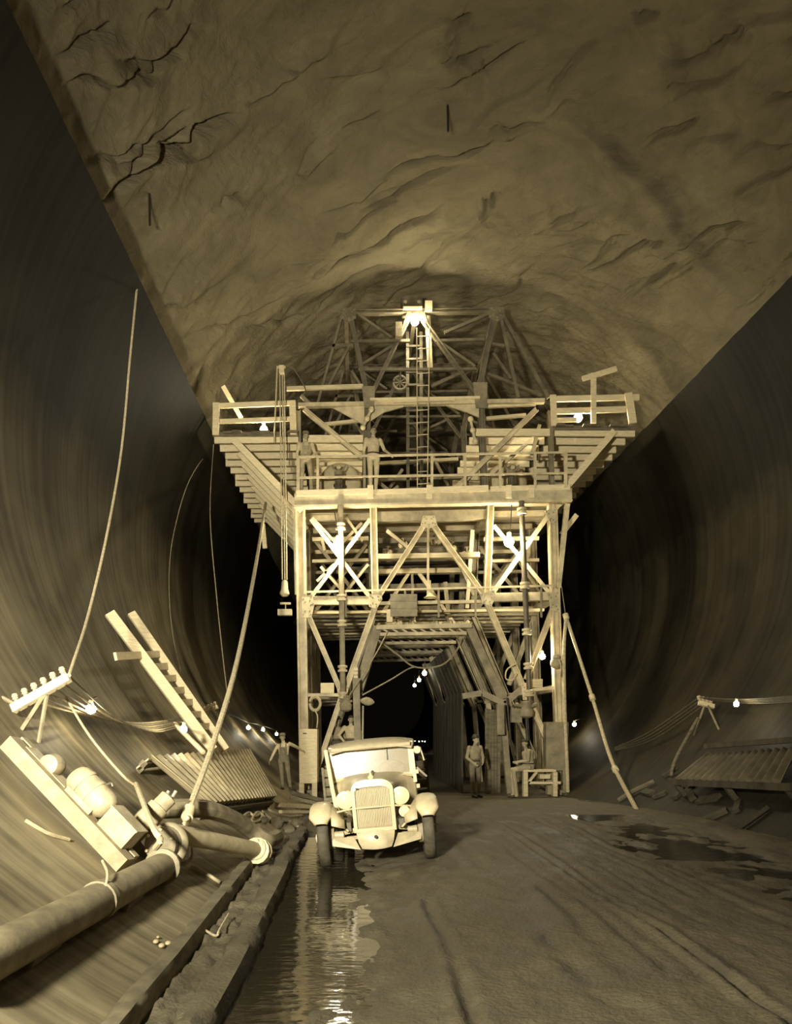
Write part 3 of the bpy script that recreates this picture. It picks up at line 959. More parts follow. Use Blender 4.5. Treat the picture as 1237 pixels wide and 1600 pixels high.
lamp(412, 671, YJ + .15, 'bright bulb glowing on the wing beside the hoist ropes', .11, 'bulb_mid', cord=[P(420, 655, YJ - .02)])
lamp(903, 653, YJ + .05, 'bright bulb on the wing rail beside the tilted board', .12, 'bulb_mid', cord=[P(915, 644, YJ - .02)])
lamp(528, 852, YJ - .78, 'glaring bulb in front of the upper bay near the overalled man', .14, cord=[P(527, 835, YJ - .74), P(525, 814, YJ - .62), P(522, 797, YJ - .33)])
lamp(795, 847, YJ - .45, 'glaring bulb in front of the upper bay without a chain hoist', .14, cord=[P(797, 830, YJ - .42), P(799, 789, YJ - .32)])
lamp(847, 1026, YJ - .05, 'small bulb in a wire cluster above the seated man', .085, cord=[P(846, 1012, YJ - .04)])
for x, y, dy, lab in ((671, 935, -.15, 'white enamel cone lamp shade hung from the centre hanger rod'), (655, 967, 1.6, 'white enamel cone lamp shade above the passage beam')):
    c = P(x, y, YJ) + Vector((0, dy, 0))
    e = empty('pendant_lamp', c, lab, 'lamp')
    s = .19
    G_().lathe([(.03, .2), (.05, .12), (s * .6, .05), (s, 0), (s * .96, -.01), (.03, .1)], c, (0, 0, 1), 18).build('lamp_shade', M['white'], e, True)
    G_().tube([c + Vector((0, 0, .18)), c + Vector((0, 0, .5))], .02, 8).build('stem', M['steel'], e, True)

# three bulbs on a cable in the passage
g = spline([P(588, 998, YJ + .3), P(620, 1022, YJ + .5), P(648, 1042, YJ + .55), P(688, 1040, YJ + .5), P(712, 1018, YJ + .45), P(722, 996, YJ + .4)], 6)
tag(G_().tube(g, .028, 6).build('power_cable', M['wire_pale'], None, True), 'sagging cable slung across the passage under the portal beam', 'cable')
g = spline([P(566, 1086, YJ - .1), P(610, 1062, YJ + .2), P(636, 1046, YJ + .5), P(648, 1042, YJ + .55)], 6)
tag(G_().tube(g, .022, 6).build('guy_rope', M['wire_pale'], None, True), 'taut rope from the leg post up to the sagging cable', 'rope')
tag(G_().tube(spline([P(606, 986, YJ + .12), P(588, 1020, YJ - .2), P(562, 1062, YJ - .50), P(545, 1088, YJ - .50)], 5), .018, 6).build('guy_rope', M['wire_pale'], None, True), 'thin rope slanting from the portal beam to the leg joint', 'rope')
for (x, y, Y), lab in zip(((663, 1052, 28.8), (654.5, 1062.5, 35), (647.5, 1071, 42)), ('first and largest of three bulbs hung in line beyond the passage', 'middle of three bulbs hung in line beyond the passage', 'last and lowest of three bulbs hung in line beyond the passage')):
    lamp(x, y, Y, lab, .09, 'bulb_far', cord=[P(x, y - 6, Y) + Vector((0, 0, .3))], group='bulbs hung beyond the passage', name='passage_bulb')
tag(G_().tube(spline([P(663, 1044, 28.8), P(656, 1055, 31.6), P(654.5, 1056, 35), P(647.5, 1064, 42), P(640, 1072, 52)], 5), .02, 6).build('power_cable', M['wire'], None, True), 'cable running away beyond the passage with three bulbs', 'cable')
for i, x in enumerate((641, 644.5, 648, 654.5, 659.5, 663.5)):
    lamp(x, 1158 + (i % 2) * .6, Wl(665, 1160, .7).y - .4 * i, 'tiny distant bulb far down the dark tunnel', .035, 'bulb_far', group='tiny bulbs far down the tunnel', name='distant_bulb')

# ladder of thin rods in the centre --------------------------------
e = empty('rod_ladder', P(662, 768, YJ - .3), 'thin rod ladder hung from the tower to the deck', 'ladder')
for xa, xb in ((651, 652), (671, 667.5)):
    G_().tube([P(xa, 512, YJ - .27), P(xb, 770, YJ - .27)], .016, 6).build('rail', M['steel'], e, True)
for k in range(13):
    y = 526 + k * 19.2
    G_().tube([P(651, y, YJ - .27), P(671 - (y - 512) * .0136, y - 1, YJ - .27)], .013, 6).build('rung', M['steel'], e, True)

# pulley wheel
c = P(625, 598, YJ + .3)
e = empty('rope_pulley', c, 'spoked iron pulley wheel hanging in the tower', 'pulley')
G_().tube([c + Vector((math.cos(a) * .2, 0, math.sin(a) * .2)) for a in np.linspace(0, 2 * math.pi, 25)], .03, 8, cap=False).build('rim', M['steel_mid'], e, True)
for k in range(4):
    a = k * math.pi / 4
    d = Vector((math.cos(a) * .2, 0, math.sin(a) * .2))
    G_().tube([c - d, c + d], .016, 6).build('spoke', M['steel_mid'], e, True)
G_().lathe([(.05, -.06), (.05, .06)], c, (0, 1, 0), 12).build('hub', M['steel_dark'], e, True)
G_().tube([c + Vector((0, 0, .03)), P(626, 577, YJ + .2)], .025, 6).build('hanger', M['steel_dark'], e)

# boxes on the top of the tower
e = empty('winch_housing', P(644, 488, YJ), 'dark winch housing on top of the tower', 'winch')
G_().plate([P(627, 463, YJ - .1), P(658, 461, YJ - .1), P(660, 483, YJ - .1), P(629, 484, YJ - .1)], .5).build('housing', M['steel_dark'], e)
G_().box(P(644, 485, YJ) + Vector((0, .1, 0)), (.56, .5, .08)).build('base', M['steel'], e)
for x in (633, 654):
    G_().lathe([(.05, -.02), (.05, .02)], P(x, 472, YJ - .11), (0, 1, 0), 10).build('bolt', M['steel_mid'], e, True)
def crate(name, x0, y0, x1, y1, Y, depth, m, label, cat, boards=0, group=None):
    c = P((x0 + x1) / 2, y1, Y)
    e = empty(name, c, label, cat, group)
    w, h = (x1 - x0) * Y / F, (y1 - y0) * Y / F
    cc = c + Vector((0, depth / 2, h / 2))
    G_().box(cc, (w, depth, h)).build('body', M[m], e)
    n = max(1, boards)
    for k in range(n):
        G_().box(c + Vector((0, -.012, h * (k + .5) / n)), (w * 1.02, .025, h / n * .95)).build('front_board', M[m], e)
    return e
crate('relay_box', 664, 470, 675, 486, YJ - .12, .2, 'white', 'small white box beside the winch housing on the tower', 'box', 2)
crate('relay_box', 618, 503, 628, 526, YJ - .225, .16, 'canvas', 'pale upright box fixed to the tower diagonal', 'box', 2)
crate('notice_board', 610, 928, 651, 963, YJ - .272, .06, 'steel_mid', 'weathered board hung on the middle hand rail', 'board', 3)
crate('tool_box', 604, 952, 613, 972, YJ - .1, .2, 'steel', 'small pale box beside the hung board on the middle level', 'box', 2)
crate('tool_box', 501, 1067, 521.5, 1083, YJ - .1, .3, 'wood', 'pale wooden box on the bracket by the coiled hose', 'box', 2)
crate('tool_box', 829, 1061, 847, 1074, YJ - .1, .3, 'wood_x', 'pale wooden box on the bracket beside the pipe coupling', 'box', 2)
e = crate('switch_cabinet', 468, 1139, 495, 1224, 21.35, 1.06, 'wood', 'tall pale timber cabinet cased around the gantry foot near the overalled man', 'cabinet', 4)
for x in (470, 490):
    G_().box(P(x + 1.5, 1234, 21.45), (.14, .2, .42)).build('leg', M['wood_x'], e)
G_().box(P(476, 1146, 21.33), (.1, .03, .03)).build('vent_slot', M['black'], e)
e = crate('switch_cabinet', 853, 1128, 887, 1204, YJ - .42, .36, 'steel_mid', 'tall stained cabinet cased around the gantry foot near the seated man', 'cabinet', 3)
for x in (858, 882):
    G_().box(P(x, 1222, YJ - .38), (.16, .2, .70)).build('leg', M['steel_mid'], e)

# coiled hose, cloth bag
c = P(492, 1099, YJ - .15)
e = empty('coiled_hose', c - Vector((0, 0, .25)), 'coil of hose hung under the bracket by the gantry leg', 'hose')
for k, r in enumerate((.2, .23, .17)):
    G_().tube([c + Vector((math.cos(a) * r * .75, k * .03, math.sin(a) * r)) for a in np.linspace(0, 2 * math.pi, 25)], .02, 6, cap=False).build('loop', M['hose'], e, True)
G_().tube(spline([c + Vector((0, 0, -.2)), P(496, 1120, YJ - .2), P(495, 1137.5, YJ - .25)], 5), .02, 6).build('tail', M['hose'], e, True)
bag = G_().lathe([(.02, -.22), (.07, -.17), (.12, -.05), (.12, .06), (.08, .14), (.02, .2)], P(574, 1096, YJ - .3), (1, 0, -.15), 12)
tag(bag.build('cloth_bag', M['canvas'], None, True), 'pale cloth bundle tied to the leg post above the truck', 'bag')
e = empty('leg_post', P(559, 1240, YJ - .3), 'dark post with worn white bands behind the truck cab', 'post')
G_().bar(P(556, 1060, YJ - .3), P(561, 1254, YJ - .3), .2, .18).build('shaft', M['steel_mid'], e)
G_().bar(P(555.5, 1042, YJ - .3), P(556, 1070, YJ - .3), .11, .12).build('stub', M['steel'], e)
for k in range(4):
    G_().box(P(555.6, 1046 + k * 6, YJ - .3), (.13, .14, .05)).build('band', M['white'], e)
G_().tube([P(567, 1103, YJ - .3), P(566, 1180, YJ - .3)], .025, 6).build('conduit', M['steel'], e, True)

# vertical jack pipes with couplings
def jack(x0, y0, x1, y1, cps, dy, m, label):
    a, b = P(x0, y0, YJ) + Vector((0, dy, 0)), P(x1, y1, YJ) + Vector((0, dy, 0))
    e = empty('jack_pipe', b, label, 'pipe')
    G_().tube([a, b], .08, 12).build('shaft', M[m], e, True)
    for t in cps:
        c = a.lerp(b, t); ax = (a - b).normalized()
        G_().lathe([(.09, -.1), (.14, -.09), (.14, -.03), (.10, -.02), (.10, .02), (.14, .03), (.14, .09), (.09, .1)], c, ax, 14).build('coupling', M['steel'], e, True)
jack(532, 795, 536, 1098, (.11, .47, .60, .83, .965), -.375, 'steel_mid', 'vertical jack pipe with flanged couplings behind the glaring bulb by the hoist ropes')
jack(810, 789, 823, 1098, (.05, .42, .65, .82, .955), -.375, 'steel_dark', 'dark vertical jack pipe with flanged couplings above the seated man')

# tanks and drills on the deck
for cx, lab, lab2 in ((530, 'round pale tank end on the deck between the two standing men', 'dark rock drill standing before the tank beside the standing men'), (803, 'round pale tank end on the deck by the raking strut', 'dark rock drill standing before the tank by the raking strut')):
    rr = 33 * PX * 1.05
    c = on_deck(cx, 1.1); c.z += rr * 1.03
    e = empty('air_tank', c - Vector((0, 0, rr)), lab, 'tank')
    G_().lathe([(rr * .3, -.16), (rr * .7, -.10), (rr * .92, -.02), (rr, .08), (rr, 2.2), (rr * .8, 2.32), (rr * .3, 2.4)], c, (0, 1, 0), 28).build('shell', M['cream'], e, True)
    for yy in (.25, 1.2, 2.0):
        G_().lathe([(rr * 1.0, -.03), (rr * 1.03, -.03), (rr * 1.03, .03), (rr * 1.0, .03)], c + Vector((0, yy, 0)), (0, 1, 0), 28).build('hoop', M['steel_mid'], e, True)
    for sx in (-.4, .4):
        G_().box(c + Vector((sx * rr, 1, -rr * .9)), (.14, 1.9, rr * .28)).build('saddle', M['wood_dark'], e)
    d = on_deck(cx - 1, .25)
    e = empty('rock_drill', d, lab2, 'drill')
    G_().lathe([(.13, 0), (.13, .3), (.16, .3), (.16, .36), (.12, .37), (.12, .62)], d, (0, 0, 1), 12).build('cylinder', M['steel_dark'], e, True)
    G_().lathe([(.14, .62), (.14, .72), (.07, .74), (.06, .92)], d, (0, 0, 1), 10).build('head', M['steel_mid'], e, True)
    for s in (-1, 1):
        G_().tube(spline([d + Vector((0, 0, .72)), d + Vector((s * .14, -.03, .8)), d + Vector((s * .2, -.03, .92))], 4), .03, 6).build('handle', M['steel_mid'], e, True)
        G_().tube([d + Vector((s * .09, -.1, .05)), d + Vector((s * .09, -.1, .6))], .02, 6).build('side_rod', M['steel_dark'], e, True)
    G_().lathe([(.06, -.05), (.06, .05)], d + Vector((0, -.1, .82)), (0, 1, 0), 10).build('valve', M['steel'], e, True)

# chain hoist on the wing side
e = empty('rope_hoist', P(446, 962, YJ - .5), 'rope hoist with tackle block and hung white weight beside the wing', 'hoist')
YH = YJ - .5
G_().tube([P(433, 572, YH + .1), P(428, 690, YH + .1)], .02, 6).build('mast', M['steel'], e, True)
G_().box(P(440, 578, YH), (.14, .14, .22)).build('head_block', M['white'], e)
G_().bar(P(432, 574, YH + .05), P(446, 574, YH + .05), .05, .08).build('head_arm', M['steel'], e)
for xa, xb in ((437, 441), (441, 445), (444, 448)):
    G_().tube([P(xa, 582, YH), P(xb, 906, YH)], .018, 6).build('rope', M['rope'], e, True)
G_().lathe([(.06, .46), (.09, .40), (.1, .2), (.14, .12), (.14, .06), (.07, .0)], P(444.5, 932, YH), (0, 0, 1), 10).build('tackle_block', M['steel'], e, True)
G_().box(P(446, 943, YH), (.3, .12, .05)).build('bar', M['white'], e)
G_().tube([P(446, 943, YH), P(446, 955, YH)], .015, 6).build('hook_rod', M['steel'], e, True)
G_().box(P(445, 957, YH), (.40, .2, .17)).build('weight', M['white'], e)
G_().tube(spline([P(443, 578, YH), P(455, 574, YH + .1), P(468, 590, YH + .25), P(477, 609, YH + .36), P(473, 619, YH + .44)], 5), .016, 6).build('loose_cable', M['wire'], e, True)
G_().bar(P(470, 618, YH + .5), P(486, 634, YH + .6), .1, .1).build('anchor', M['steel_mid'], e)
tag(G_().bar(P(348, 603, YJ - .05), P(377, 654, YJ + .35), 7 * PX, .05).build('loose_plank', M['wood'], None), 'loose plank leaning over the wing rail above the hoist side wall', 'plank')
tag(G_().bar(P(614, 627, YJ - .222), P(711, 624, YJ - .222), 4 * PX, .05).build('loose_plank', M['white'], None), 'long white plank lying along the upper floor beam of the tower', 'plank')
# stacked small gear seen through the bays
for i, (x, y, dy) in enumerate(((637, 826, 2.0), (720, 830, 2.2), (690, 826, 1.6), (612, 832, 2.6), (744, 842, 1.9), (705, 968, .9), (682, 970, .8), (733, 968, .9), (645, 968, 1.1), (625, 968, 1.0))):
    c = P(x, y, YJ) + Vector((0, dy, 0))
    e = empty('air_valve', c - Vector((0, 0, .15)), 'small dusty pipe valve among the beams of the middle level', 'valve', 'pipe valves among the gantry beams')
    G_().lathe([(.06, -.16), (.1, -.12), (.1, -.05), (.06, -.03), (.06, .03), (.1, .05), (.1, .12), (.05, .16)], c, (1, 0, .2), 10).build('body', M['steel'], e, True)
    G_().tube([c, c + Vector((0, 0, .22))], .022, 6).build('spindle', M['steel_mid'], e, True)
    G_().tube([c + Vector((math.cos(a) * .08, math.sin(a) * .08, .2)) for a in np.linspace(0, 2 * math.pi, 13)], .016, 6, cap=False).build('hand_wheel', M['steel_mid'], e, True)
for x0, y0, x1, y1, lab in ((580, 640, 567, 668, 'cluster of pale fittings bolted to the tower column behind the man in white'), (735, 655, 742, 690, 'cluster of pale fittings bolted to the tower column by the raking strut')):
    c = P(x0, y0, YJ - .2); d = P(x1, y1, YJ - .2)
    e = empty('pipe_fitting', d, lab, 'fitting')
    G_().tube([c, d], .04, 8).build('pipe', M['steel'], e, True)
    for t in (0, .5, 1):
        G_().ball(c.lerp(d, t), .085, 6).build('union', M['steel'], e, True)
c = P(567, 663, YJ + 1)
# long white hoses that run from the gantry to the ground
def hose(pts, rad, label, m='hose', n=6, joints=(), name='air_hose', cat='hose'):
    e = empty(name, pts[-1], label, cat)
    sp = spline(pts, n)
    G_().tube(sp, rad, 8).build('hose', M[m], e, True)
    for t in joints:
        i = int(t * (len(sp) - 2)); d = (sp[i + 1] - sp[i]).normalized()
        G_().lathe([(rad * 1.1, -.1), (rad * 1.7, -.08), (rad * 1.7, .08), (rad * 1.1, .1)], sp[i], d, 10).build('coupling', M['steel'], e, True)
    return e
pq = Wl(262, 1318, .32)                      # where the pump will stand
hose([P(415, 786, 24), P(400, 880, 18.2), P(371, 1030, 13.2), P(330, 1170, 10.5), P(294, 1270, 8.9), Wl(292, 1300, .36)], .042, 'pale hose slung from the wing down to the pump', 'rope', joints=(.85,))
a, b = P(884, 966, YJ - .2), Wl(998, 1272, .05)
hose([a + Vector((0, 0, .05)), P(925, 1090, 21.6), P(955, 1188, 19.8), b], .05, 'pale hose slanting from the gantry leg down to the dark wall', 'rope', joints=(.05, .4, .78))
hose([P(884, 968, YJ - .25), P(881, 1010, YJ - .38), P(882, 1100, YJ - .53), P(886, 1200, YJ - .58), P(887, 1238, YJ - .58)], .05, 'pale hose hanging straight down past the stained cabinet', 'hose')
tag(G_().tube([P(877, 916, YJ - .2), P(884, 966, YJ - .22)], .012, 6).build('hanging_wire', M['wire_pale'], None), 'short wire from the corner strut to the slanting hose', 'wire')
c = P(868, 1036, YJ - .30)
e = empty('pipe_valve', c - Vector((0, 0, .3)), 'lumpy pipe valve with straps on the gantry leg by the slanting hose', 'valve')
G_().ball(c, .17, 8, (1, .85, 1)).build('body', M['canvas'], e, True)
G_().lathe([(.08, 0), (.13, .02), (.13, .1), (.08, .12)], c + Vector((0, 0, .12)), (0, 0, 1), 10).build('flange', M['steel'], e, True)
G_().tube(spline([c + Vector((.06, -.12, .1)), c + Vector((.10, -.19, -.1)), c + Vector((.08, -.17, -.4))], 5), .02, 6).build('strap', M['rope'], e, True)
# hoses around the coupling of the seated man
for i, pts in enumerate(([P(806, 1037, YJ - .3), P(792, 1046, YJ - .3), P(790, 1060, YJ - .3), P(800, 1063, YJ - .3), P(807, 1052, YJ - .3)], )):
    tag(G_().tube(spline(pts, 6), .02, 6).build('hose_loop', M['hose'], None, True), 'small loop of pale hose on the portal leg', 'hose')
tag(G_().tube(spline([P(792, 1090, YJ - .35), P(795, 1130, YJ - .35), P(799, 1170, YJ - .5), P(806, 1194, YJ - .7)], 6), .03, 8).build('drill_hose', M['black'], None, True), 'black hose hanging beside the knees of the seated man', 'hose')
tag(G_().tube(spline([P(822, 1112, YJ - .35), P(824, 1150, YJ - .3), P(828, 1172, YJ - .35)], 6), .05, 8).build('drill_hose', M['black'], None, True), 'thick black hose hanging behind the head of the seated man', 'hose')
e = empty('rock_drill', P(818, 1125, YJ - .25), 'rock drill hung at the lower end of the dark jack pipe', 'drill')
G_().lathe([(.1, .0), (.2, .05), (.22, .2), (.15, .3), (.17, .45), (.1, .5)], P(822, 1122, YJ - .375), (0, 0, 1), 12).build('body', M['steel_mid'], e, True)
for s in (-1, 1):
    G_().tube([P(822, 1106, YJ - .375), P(822 + s * 17, 1100, YJ - .42)], .05, 8).build('handle', M['steel_mid'], e, True)
G_().box(P(806, 1118, YJ - .28), (.3, .2, .4)).build('cradle', M['steel_mid'], e)
e = empty('rock_drill', P(545, 1110, YJ - .25), 'rock drill hung at the jack pipe above the man behind the truck', 'drill')
G_().lathe([(.08, .0), (.16, .05), (.18, .2), (.12, .3), (.14, .42), (.08, .46)], P(540, 1112, YJ - .40), (0, 0, 1), 12).build('body', M['steel_mid'], e, True)
for s in (-1, 1):
    G_().tube([P(540, 1099, YJ - .40), P(540 + s * 10, 1095, YJ - .44)], .035, 8).build('handle', M['steel_mid'], e, True)

# bench in the foot of the gantry
def bench():
    e = empty('plank_bench', P(846, 1240, YJ - .9), 'rough plank bench under the seated man', 'bench')
    Yb = YJ - .9
    G_().box(P(841, 1204, Yb), (.92, .3, .06)).build('seat', M['wood_x'], e)
    G_().box(P(846, 1223, Yb), (1.06, .08, .07)).build('rail', M['wood_x'], e)
    for x in (820, 866):
        zt = P(x, 1206, Yb); zb = P(x, 1244, Yb)
        G_().bar(zt, zb, .12, .2).build('leg', M['wood_x'], e)
    G_().bar(P(824, 1224, Yb), P(838, 1206, Yb), .07, .08).build('brace', M['wood_x'], e)
bench()
tag(G_().box(P(850, 1213, YJ - .8), (.3, .2, .12)).build('lunch_pail', M['steel'], None), 'pale metal pail on the bench rail under the seat', 'pail')

# ================================================================ the truck (its own space: x across, y to the rear, z up; front axle at y = 0)
def glass_material():
    m = bpy.data.materials.new('dusty_glass')
    m.use_nodes = True
    nt = m.node_tree; L = nt.links
    b = nt.nodes['Principled BSDF']
    b.inputs['Base Color'].default_value = (*sep(0.40), 1)
    b.inputs['Roughness'].default_value = 0.20
    b.inputs['Specular IOR Level'].default_value = 1.0
    tr = nt.nodes.new('ShaderNodeBsdfTransparent')
    mx = nt.nodes.new('ShaderNodeMixShader')
    mx.inputs[0].default_value = 0.5
    L.new(tr.outputs[0], mx.inputs[1]); L.new(b.outputs[0], mx.inputs[2])
    L.new(mx.outputs[0], nt.nodes['Material Output'].inputs[0])
    return m
M['glass'] = glass_material()
M['core'] = mat('radiator_core', sep(0.32), 0.5, 0.2, 0.15, 40, 0.5, (1, 1, .1))
M['lens'] = mat('headlamp_lens', sep(0.70), 0.15, 0, 0.04, 8, 0.0, spec=0.8)
M['apron'] = mat('apron_enamel', sep(0.46), 0.4, 0, 0.25, 5, 0.05)
M['top'] = mat('roof_fabric', sep(0.40), 0.7, 0, 0.12, 12, 0.1)

tx, ty = 0.335, 10.6
zl, zr = ZC - (1354 - VY) / F * ty, ZC - (1341 - VY) / F * ty
truck = empty('delivery_truck', (tx, ty, (zl + zr) / 2), 'old pale flatbed truck with bright windscreen standing in the mud', 'truck', local=True)
truck.rotation_euler = (0, -math.atan2(zr - zl, 1.42) - R(0.6), R(-2.5))
def T(g, name, m, smooth=False, parent=None, mats=None):
    return g.build(name, M[m] if isinstance(m, str) else m, parent or truck, smooth, mats)

HW = 0.71                       # half track
def wheel(x, y, r=0.40, w=0.155, front=True):
    c = Vector((x, y, r))
    s = 1 if x > 0 else -1
    ax = Vector((s, 0, 0))
    prof = [(r * .70, -w * .42), (r * .80, -w * .5), (r * .92, -w * .5), (r * .985, -w * .36), (r, -w * .12), (r, w * .12), (r * .985, w * .36), (r * .92, w * .5), (r * .80, w * .5), (r * .70, w * .42)]
    o = T(G_().lathe(prof, c, ax, 30), 'wheel', 'rubber', True)
    T(G_().lathe([(r * .62, -.05), (r * .72, -.05), (r * .72, .05), (r * .62, .05)], c, ax, 26), 'rim', 'cream', True, o)
    for k in range(10):
        a = 2 * math.pi * k / 10
        d = Vector((0, math.cos(a), math.sin(a)))
        T(G_().tube([c + d * .05 + ax * .02, c + d * r * .66], .016, 6), 'spoke', 'cream', True, o)
    T(G_().lathe([(.09, -.06), (.09, .05), (.065, .08), (.065, .12), (.03, .135)], c, ax, 14), 'hub_cap', 'cream', True, o)
    if front:
        T(G_().lathe([(.16, -.14), (.17, -.12), (.17, -.05), (.12, -.04)], c, ax, 18), 'brake_drum', 'steel_mid', True, o)
for x in (-HW, HW):
    wheel(x, 0)
    wheel(x * 1.0, 3.3)
    wheel(x * 0.76, 3.3, front=False)

# frame, axle, springs
T(G_().hbeam((-HW + .05, 0, .36), (HW - .05, 0, .36), .07, .06), 'front_axle', 'apron')
for s in (-1, 1):
    T(G_().bar((s * .36, -.25, .55), (s * .42, 4.6, .58), .07, .12, Vector((0, 0, 1))), 'frame_rail', 'steel_dark')
    T(G_().tube(spline([(s * .62, -.02, .42), (s * .4, -.12, .47), (s * .1, -.16, .52)], 4), .035, 6), 'leaf_spring', 'apron', True)
    T(G_().tube([(s * .6, .1, .36), (s * .32, -.1, .36)], .02, 6), 'steering_rod', 'apron', True)
    T(G_().lathe([(.04, -.07), (.055, -.06), (.055, .06), (.04, .07)], (s * .5, -.14, .44), (1, 0, 0), 10), 'shock_absorber', 'apron', True)
T(G_().bar((-.62, .12, .33), (.62, .12, .33), .035, .035), 'tie_rod', 'apron')
# apron below the radiator and the curved cross panel
g = G_()
cols = 17
vv = []
for j, (z, hw, y) in enumerate(((.50, .265, -.30), (.42, .255, -.34), (.32, .235, -.36), (.235, .20, -.34))):
    for i in range(cols):
        u = -1 + 2 * i / (cols - 1)
        vv.append((u * hw, y + .05 * u * u, z + .015 * u * u))
ff = [(j * cols + i, j * cols + i + 1, (j + 1) * cols + i + 1, (j + 1) * cols + i) for j in range(3) for i in range(cols - 1)]
g.add(vv, ff)
T(g, 'radiator_apron', 'apron', True)
T(G_().lathe([(.022, 0), (.022, .03)], (0, -.375, .41), (0, -1, 0), 10), 'crank_hole', 'black', True)
g = G_()
for s in (-1, 1):
    g.plate([(s * .22, -.26, .235), (s * .60, -.18, .30), (s * .62, -.16, .40), (s * .30, -.26, .42)], .02)
    T(g, 'splash_panel', 'apron'); g = G_()

# radiator shell and core
def arch(hw, z0, z1, n=16, rnd=.16):
    pts = [(-hw, z0)]
    for k in range(n + 1):
        a = math.pi - math.pi * k / n
        pts.append((hw * math.copysign(abs(math.cos(a)) ** .62, math.cos(a)), z1 - rnd + rnd * math.sin(a) ** .9))
    pts.append((hw, z0))
    return pts
outer, inner = arch(.285, .47, 1.17), arch(.235, .52, 1.075, rnd=.07)
n = len(outer)
vv = [(x, -.30, z) for x, z in outer] + [(x, -.31, z) for x, z in inner] + [(x, -.14, z) for x, z in outer] + [(x, -.27, z) for x, z in inner]
ff = []
for i in range(n):
    j = (i + 1) % n
    ff += [(i, j, n + j, n + i), (i, 2 * n + i, 2 * n + j, j), (n + i, n + j, 3 * n + j, 3 * n + i)]
T(G_().add(vv, ff), 'radiator_shell', 'cream', True)
core = T(G_().plate([(x, -.275, z) for x, z in inner], .03), 'radiator_core', 'core')
for k in range(20):
    T(G_().box((-.215 + k * .0226, -.281, .79), (.006, .01, .50)), 'fin', 'steel', parent=core)
T(G_().lathe([(.03, 0), (.045, .02), (.045, .04), (.02, .06), (.015, .085)], (0, -.22, 1.165), (0, 0, 1), 12), 'radiator_cap', 'cream', True)
T(G_().ball((-.20, -.315, 1.06), .022, 6, (1, .4, .6)), 'badge', 'steel_dark', True)
# bonnet: radiator outline growing to the cowl
rows = []
ys = (-.14, .15, .5, .85, 1.0, 1.18)
for k, y in enumerate(ys):
    t = max(0, (y + .14) / 1.32)
    t2 = t * t * (3 - 2 * t)
    hw = .28 + (.60 - .28) * (t * .35 + .65 * max(0, (t - .55) / .45) ** 1.6)
    zt = 1.15 + .03 * t2
    rows.append([(x, y, z) for x, z in arch(hw, .58, zt, 16, .16 + .02 * t)])
m_ = len(rows[0])
vv = [p for r in rows for p in r]
ff = [(i * m_ + k, i * m_ + k + 1, (i + 1) * m_ + k + 1, (i + 1) * m_ + k) for i in range(len(rows) - 1) for k in range(m_ - 1)]
hood = T(G_().add(vv, ff), 'bonnet', 'cream', True)
T(G_().bar((0, -.14, 1.16), (0, 1.0, 1.185), .02, .014, Vector((0, 0, 1))), 'hinge_strip', 'cream', parent=hood)
for s in (-1, 1):
    for k in range(9):
        T(G_().box((s * (.305 + .009 * k), .1 + k * .07, .85), (.03, .02, .26)), 'louvre', 'apron', parent=hood)

# head lamps on their tie bar
for s in (-1, 1):
    c = Vector((s * .375, -.22, .915))
    o = T(G_().lathe([(.03, -.19), (.07, -.16), (.105, -.08), (.118, 0), (.118, .012)], c, (0, -1, 0), 24), 'head_lamp', 'cream', True)
    T(G_().lathe([(.108, .0), (.122, .005), (.122, .025), (.104, .03)], c, (0, -1, 0), 24), 'lamp_rim', 'cream', True, o)
    T(G_().lathe([(.106, .012), (.09, .03), (.05, .042), (.01, .046)], c, (0, -1, 0), 24), 'lens', 'lens', True, o)
    T(G_().tube([c + Vector((0, .06, -.1)), c + Vector((0, .06, -.17))], .02, 8), 'stalk', 'cream', True, o)
T(G_().tube(spline([(-.70, .02, .72), (-.55, -.12, .745), (-.3, -.26, .79), (0, -.335, .80), (.3, -.26, .79), (.55, -.12, .745), (.70, .02, .72)], 5), .014, 8), 'lamp_tie_bar', 'cream', True)
c = Vector((.41, -.24, .70))
o = T(G_().lathe([(.015, -.14), (.03, -.1), (.05, -.03), (.075, 0), (.075, .012)], c, (0, -1, 0), 18), 'horn', 'cream', True)
T(G_().lathe([(.066, .008), (.05, .02), (.01, .026)], c, (0, -1, 0), 18), 'horn_mouth', 'lens', True, o)

